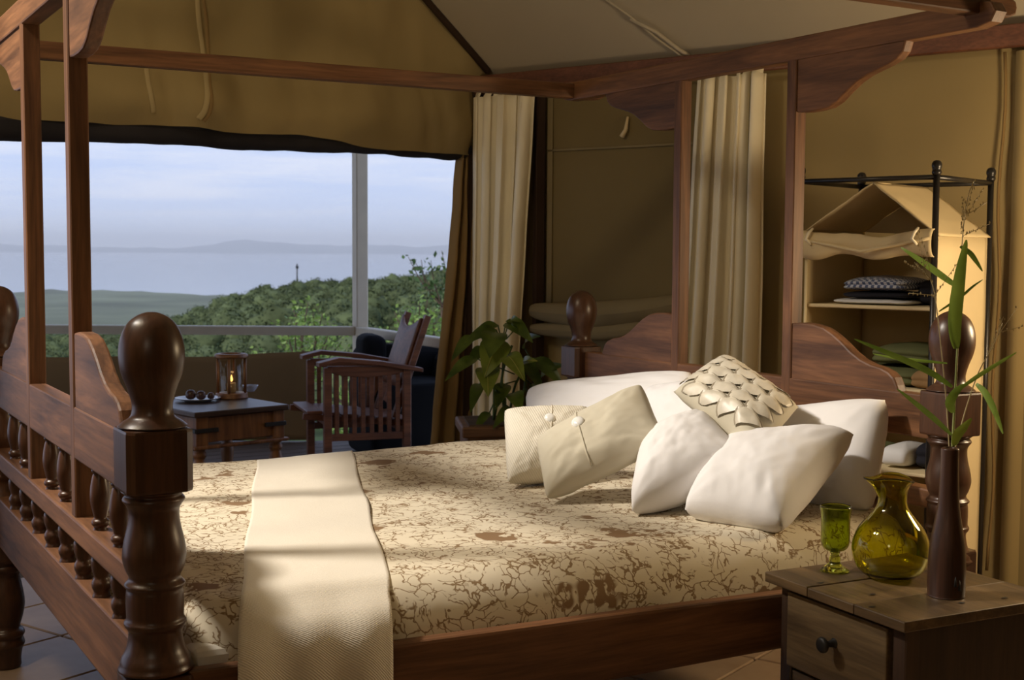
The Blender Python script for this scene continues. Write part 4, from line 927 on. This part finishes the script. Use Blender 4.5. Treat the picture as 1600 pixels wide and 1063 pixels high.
# --- black covered seat behind the armchair
bc = at(640, 700, 8.25); bc.z = 0; bs_ = empty('covered_seat', bc, ca); tag(bs_, 'bulky black cloth-covered seat behind the wooden armchair', 'covered seat')
def lumpbox(name, lo, hi, mat, parent, rnd=.09, seed=0):
    bm = bmesh.new(); bmesh.ops.create_cube(bm, size=1); lo, hi = V(lo), V(hi)
    for v in bm.verts: v.co = V(((v.co[i]+.5)*(hi[i]-lo[i])+lo[i]) for i in range(3))
    bmesh.ops.bevel(bm, geom=bm.edges[:], offset=rnd, segments=4, affect='EDGES', profile=.5); bmesh.ops.subdivide_edges(bm, edges=bm.edges[:], cuts=2, use_grid_fill=True)
    for v in bm.verts: v.co += V((1, 1, .5))*(.014*fbm(v.co, 5, seed))
    return link(name, fin(bm, name), mat, parent, True)
lumpbox('seat_cover', (-.30, -.25, .0), (.52, .5, .50), BLK, bs_, .06, 1); lumpbox('back_cover', (-.27, .25, .4), (.50, .5, .70), BLK, bs_, .07, 2); lumpbox('arm_cover', (.22, -.25, .35), (.52, .45, .655), BLK, bs_, .07, 3); lumpbox('cushion_cover', (-.27, .15, .55), (-.10, .42, .775), BLK, bs_, .06, 4)

# ================================================================== LANDSCAPE
def hor(px): return 391+(px-800)*.0054
def gpos(px, d, z): p = CAM+(F2+R2*((px-800)/FPX))*d; return V((p.x, p.y, z))
HZ = 390.5
RPX = [(-600, 560), (0, 530), (200, 512), (262, 498), (300, 484), (340, 470), (385, 455), (430, 444), (500, 438), (560, 434), (640, 428), (720, 415), (820, 400), (1000, 392), (1500, 385)]
def ridgey(px):
    for (a, b2), (c, d) in zip(RPX, RPX[1:]):
        if a <= px <= c: t = (px-a)/(c-a); return b2+(d-b2)*t
    return RPX[0][1] if px < RPX[0][0] else RPX[-1][1]
RD = 260.0
def ridgez(px): return CAM.z-(ridgey(px)-HZ)/FPX*RD-3.2
def ground(px, d):
    zr = ridgez(px)
    if d <= RD: t = max(0, (d-10)/(RD-10)); return -3.6+(zr+3.6)*t**.9-1.5*math.sin(PI*t)
    t = min(1, (d-RD)/900); s = t*t*(3-2*t); return zr+(-98.5-zr)*s
ds_ = [10, 14, 20, 28, 40, 55, 75, 100, 130, 165, 200, 230, 250, 260, 275, 300, 340, 400, 500, 650, 850, 1150]
pxs = [-600+k*20 for k in range(106)]
vs = [gpos(px, d, ground(px, d)+(.4*fbm((px*.01, d*.02, 0), 1, 2))) for d in ds_ for px in pxs]; n = len(pxs)
ter = link('hillside', mesh('hillside', vs, [(j*n+i, j*n+i+1, (j+1)*n+i+1, (j+1)*n+i) for j in range(len(ds_)-1) for i in range(n-1)]), SLOPE, None, True); struct(ter, 'green hillside below the deck')
# valley floor with a ragged shoreline
def shore(px): return 2950*(1+.06*math.sin(px*.011)+.05*fbm((px*.02, 0, 0), 1, 4))
vs, fs = [], []; vd = [0, .1, .2, .35, .5, .65, .8, .9, .97, 1.0]
for t in vd:
    for px in pxs:
        d = 600+(shore(px)-600)*t; vs.append(gpos(px, d, -98.6+(0 if t > .95 else 1.2*fbm((px*.02, t*6, 0), 1, 3))-(3 if t == 1 else 0)))
val = link('valley_floor', mesh('valley_floor', vs, [(j*n+i, j*n+i+1, (j+1)*n+i+1, (j+1)*n+i) for j in range(len(vd)-1) for i in range(n-1)]), LANDM, None, True); struct(val, 'flat hazy plain by the lake shore')
lkm = mesh('lake', [gpos(-3000, 2300, -100), gpos(4000, 2300, -100), gpos(4000, 60000, -100), gpos(-3000, 60000, -100)], [(0, 1, 2, 3)]); struct(link('lake', lkm, WATER), 'pale calm lake beyond the hillside')
vs = []; mpx = [-1200+k*12 for k in range(200)]; n2 = len(mpx)
for row, (d, k) in enumerate(((28500, 0), (29500, .45), (31000, 1.0), (33000, .3), (35000, 0))):
    for px in mpx:
        h = 95+150*max(0, .30+fbm((px*.006, 0, 0), 1, 11))+120*math.exp(-((px-385)/45)**2)+70*math.exp(-((px-470)/70)**2); vs.append(gpos(px, d, -100.5+h*k*(1+.15*fbm((px*.02, row, 0), 1, 2))))
struct(link('far_mountains', mesh('far_mountains', vs, [(j*n2+i, j*n2+i+1, (j+1)*n2+i+1, (j+1)*n2+i) for j in range(4) for i in range(n2-1)]), MTN, None, True), 'faint blue mountains on the far lake shore')
# forest crowns on the hillside: lumpy crowns clothed in leaf tufts
import numpy as np
rg_ = np.random.default_rng(5); random.seed(5)
bm = bmesh.new(); bmesh.ops.create_icosphere(bm, subdivisions=2, radius=1); iv = [v.co.copy() for v in bm.verts]; ifc = [tuple(v.index for v in f.verts) for f in bm.faces]; bm.free()
NT = 420
def crownshape(k):
    core = [p*(.86+.34*fbm(p, 1.8, k*3.1)) for p in iv]; vs = list(core); fs = list(ifc)
    for q in range(NT):
        d_ = V((random.gauss(0, 1), random.gauss(0, 1), random.gauss(.15, 1))).normalized(); r_ = .86+.34*fbm(d_, 1.8, k*3.1)+random.uniform(-.03, .12)
        c = d_*r_; t_ = V((random.gauss(0, 1), random.gauss(0, 1), random.gauss(0, 1))).normalized(); u_ = (d_*.5+t_).normalized(); w_ = u_.cross(V((random.gauss(0, 1), random.gauss(0, 1), random.gauss(0, 1)))).normalized(); sz = random.uniform(.045, .095); b0 = len(vs)
        vs += [c-u_*sz, c+w_*sz*.6, c+u_*sz, c-w_*sz*.6]; fs += [(b0, b0+1, b0+2), (b0, b0+2, b0+3)]
    return np.array([tuple(v) for v in vs], dtype=np.float32), np.array(fs, dtype=np.int32)
shapes = [crownshape(k) for k in range(8)]
VA, FA, off = [], [], 0
for k in range(1500):
    px = random.uniform(30, 900); d = 262*random.random()**.55
    if d < 45: continue
    r = random.uniform(1.1, 2.5)*(.75 if d < 110 else 1); c = gpos(px, d, 0); c.z = ground(px, d)+r*.55; sv, sf = shapes[k % 8]
    ang_ = random.uniform(0, 6.28); ca_, sa_ = math.cos(ang_), math.sin(ang_); M3 = np.array([[ca_, -sa_, 0], [sa_, ca_, 0], [0, 0, random.uniform(.75, 1.15)]], dtype=np.float32)*r
    VA.append(sv@M3.T+np.array(tuple(c), dtype=np.float32)); FA.append(sf+off); off += len(sv)
VA = np.concatenate(VA); FA = np.concatenate(FA); me = bpy.data.meshes.new('forest'); me.vertices.add(len(VA)); me.vertices.foreach_set('co', VA.ravel()); me.loops.add(FA.size); me.loops.foreach_set('vertex_index', FA.ravel()); me.polygons.add(len(FA)); me.polygons.foreach_set('loop_start', np.arange(0, FA.size, 3, dtype=np.int32)); me.update(calc_edges=True)
fo_ = link('forest', me, FOREST, None, False); tag(fo_, 'dense green forest covering the hillside below the deck', 'forest', None, 'stuff')
ms = gpos(464, 262, 0); g0 = ground(464, 262)
mast = empty('mast', (ms.x, ms.y, g0)); tag(mast, 'thin mast standing above the forest ridge', 'mast')
link('mast_pole', tubeme('mast_pole', [(0, 0, 0), (0, 0, 6.6)], [.20, .12], 8), IRON, mast, True); link('mast_head', boxme('mast_head', (-.25, -.25, 5.7), (.25, .25, 6.2), .05), IRON, mast)
# leafy trees just beyond the railing
def neartree(name, label, px, d, crown, nb, nl, lsz, mat, seed):
    random.seed(seed); base = gpos(px, d, ground(px, d)-.1); root = empty(name, base); tag(root, label, 'tree')
    x0_, x1_, y0_, y1_ = crown; hub = at((x0_+x1_)/2+random.uniform(-8, 8), y1_+40, d)-base
    tube('trunk', smoothprof([(0, 0, 0), tuple(hub*.5+V((.1, .05, 0))), tuple(hub)], 5), [.07-.035*i/10 for i in range(11)], BARK, root, 8)
    lv, lf = [], []; bv = []
    for b_ in range(nb):
        tx = x0_+(x1_-x0_)*(b_+random.random())/nb; e = 1-abs((tx-(x0_+x1_)/2)/((x1_-x0_)/2))*.5; ty = y0_+(y1_-y0_)*(1-e)+random.uniform(0, 40)
        tip = at(tx, ty, d+random.uniform(-.5, .5))-base; mid = (hub+tip)/2+V((random.uniform(-.08, .08), random.uniform(-.08, .08), -.02))
        P = smoothprof([tuple(hub), tuple(mid), tuple(tip)], 6); tube('branch', P, [.016-.012*i/(len(P)-1) for i in range(len(P))], BARK, root, 5)
        for k in range(nl):
            t = .25+.75*random.random(); q = V(P[int(t*(len(P)-1))]); c = q+V((random.gauss(0, .06), random.gauss(0, .06), random.gauss(0, .06)))
            dd = V((random.gauss(0, 1), random.gauss(0, 1), random.gauss(.2, .7))).normalized(); sd = dd.cross(V((random.gauss(0, 1), random.gauss(0, 1), random.gauss(0, 1)))).normalized(); s_ = lsz*random.uniform(.6, 1.3); b0 = len(lv)
            lv += [c, c+dd*s_*.5+sd*s_*.28, c+dd*s_, c+dd*s_*.5-sd*s_*.28]; lf.append((b0, b0+1, b0+2, b0+3))
    o = link('foliage', mesh('foliage', lv, lf), mat, root); o['kind'] = 'stuff'
neartree('leafy_tree', 'pale green young tree left of the white post, above the railing', 482, 14.0, (430, 535, 448, 560), 11, 90, .055, TLEAF, 3)
neartree('leafy_tree', 'bright green tree right of the white post, beyond the side railing', 655, 13.0, (588, 730, 445, 570), 14, 110, .06, TLEAF, 4)
neartree('leafy_tree', 'sparse dark-leaved tree against the sky at the right edge of the view', 700, 19.0, (622, 770, 368, 440), 9, 26, .10, TLEAF2, 8)
neartree('leafy_tree', 'small shrub showing under the railing behind the lantern', 405, 13.0, (375, 440, 545, 600), 8, 70, .05, TLEAF, 9)
neartree('leafy_tree', 'green shrub under the railing behind the armchair', 560, 12.0, (515, 610, 560, 720), 10, 110, .06, TLEAF, 10)
# thin evening haze over the valley and lake
hz = bpy.data.materials.new('valley_haze'); hz.use_nodes = True; hn = hz.node_tree; hn.nodes.clear(); ho = hn.nodes.new('ShaderNodeOutputMaterial'); hv = hn.nodes.new('ShaderNodeVolumeScatter')
hv.inputs['Color'].default_value = (.93, .95, 1.0, 1); hv.inputs['Density'].default_value = 6.5e-5; hv.inputs['Anisotropy'].default_value = 0.0; hn.links.new(hv.outputs[0], ho.inputs['Volume'])
vs = [gpos(-4000, 320, -130), gpos(5000, 320, -130), gpos(5000, 40000, -130), gpos(-4000, 40000, -130)]; vs += [v+V((0, 0, 480)) for v in vs]
hb = link('haze', mesh('haze', vs, [(3, 2, 1, 0), (4, 5, 6, 7), (0, 1, 5, 4), (1, 2, 6, 5), (2, 3, 7, 6), (3, 0, 4, 7)]), hz); tag(hb, 'faint blue haze over the lake and plain', 'haze', None, 'stuff')
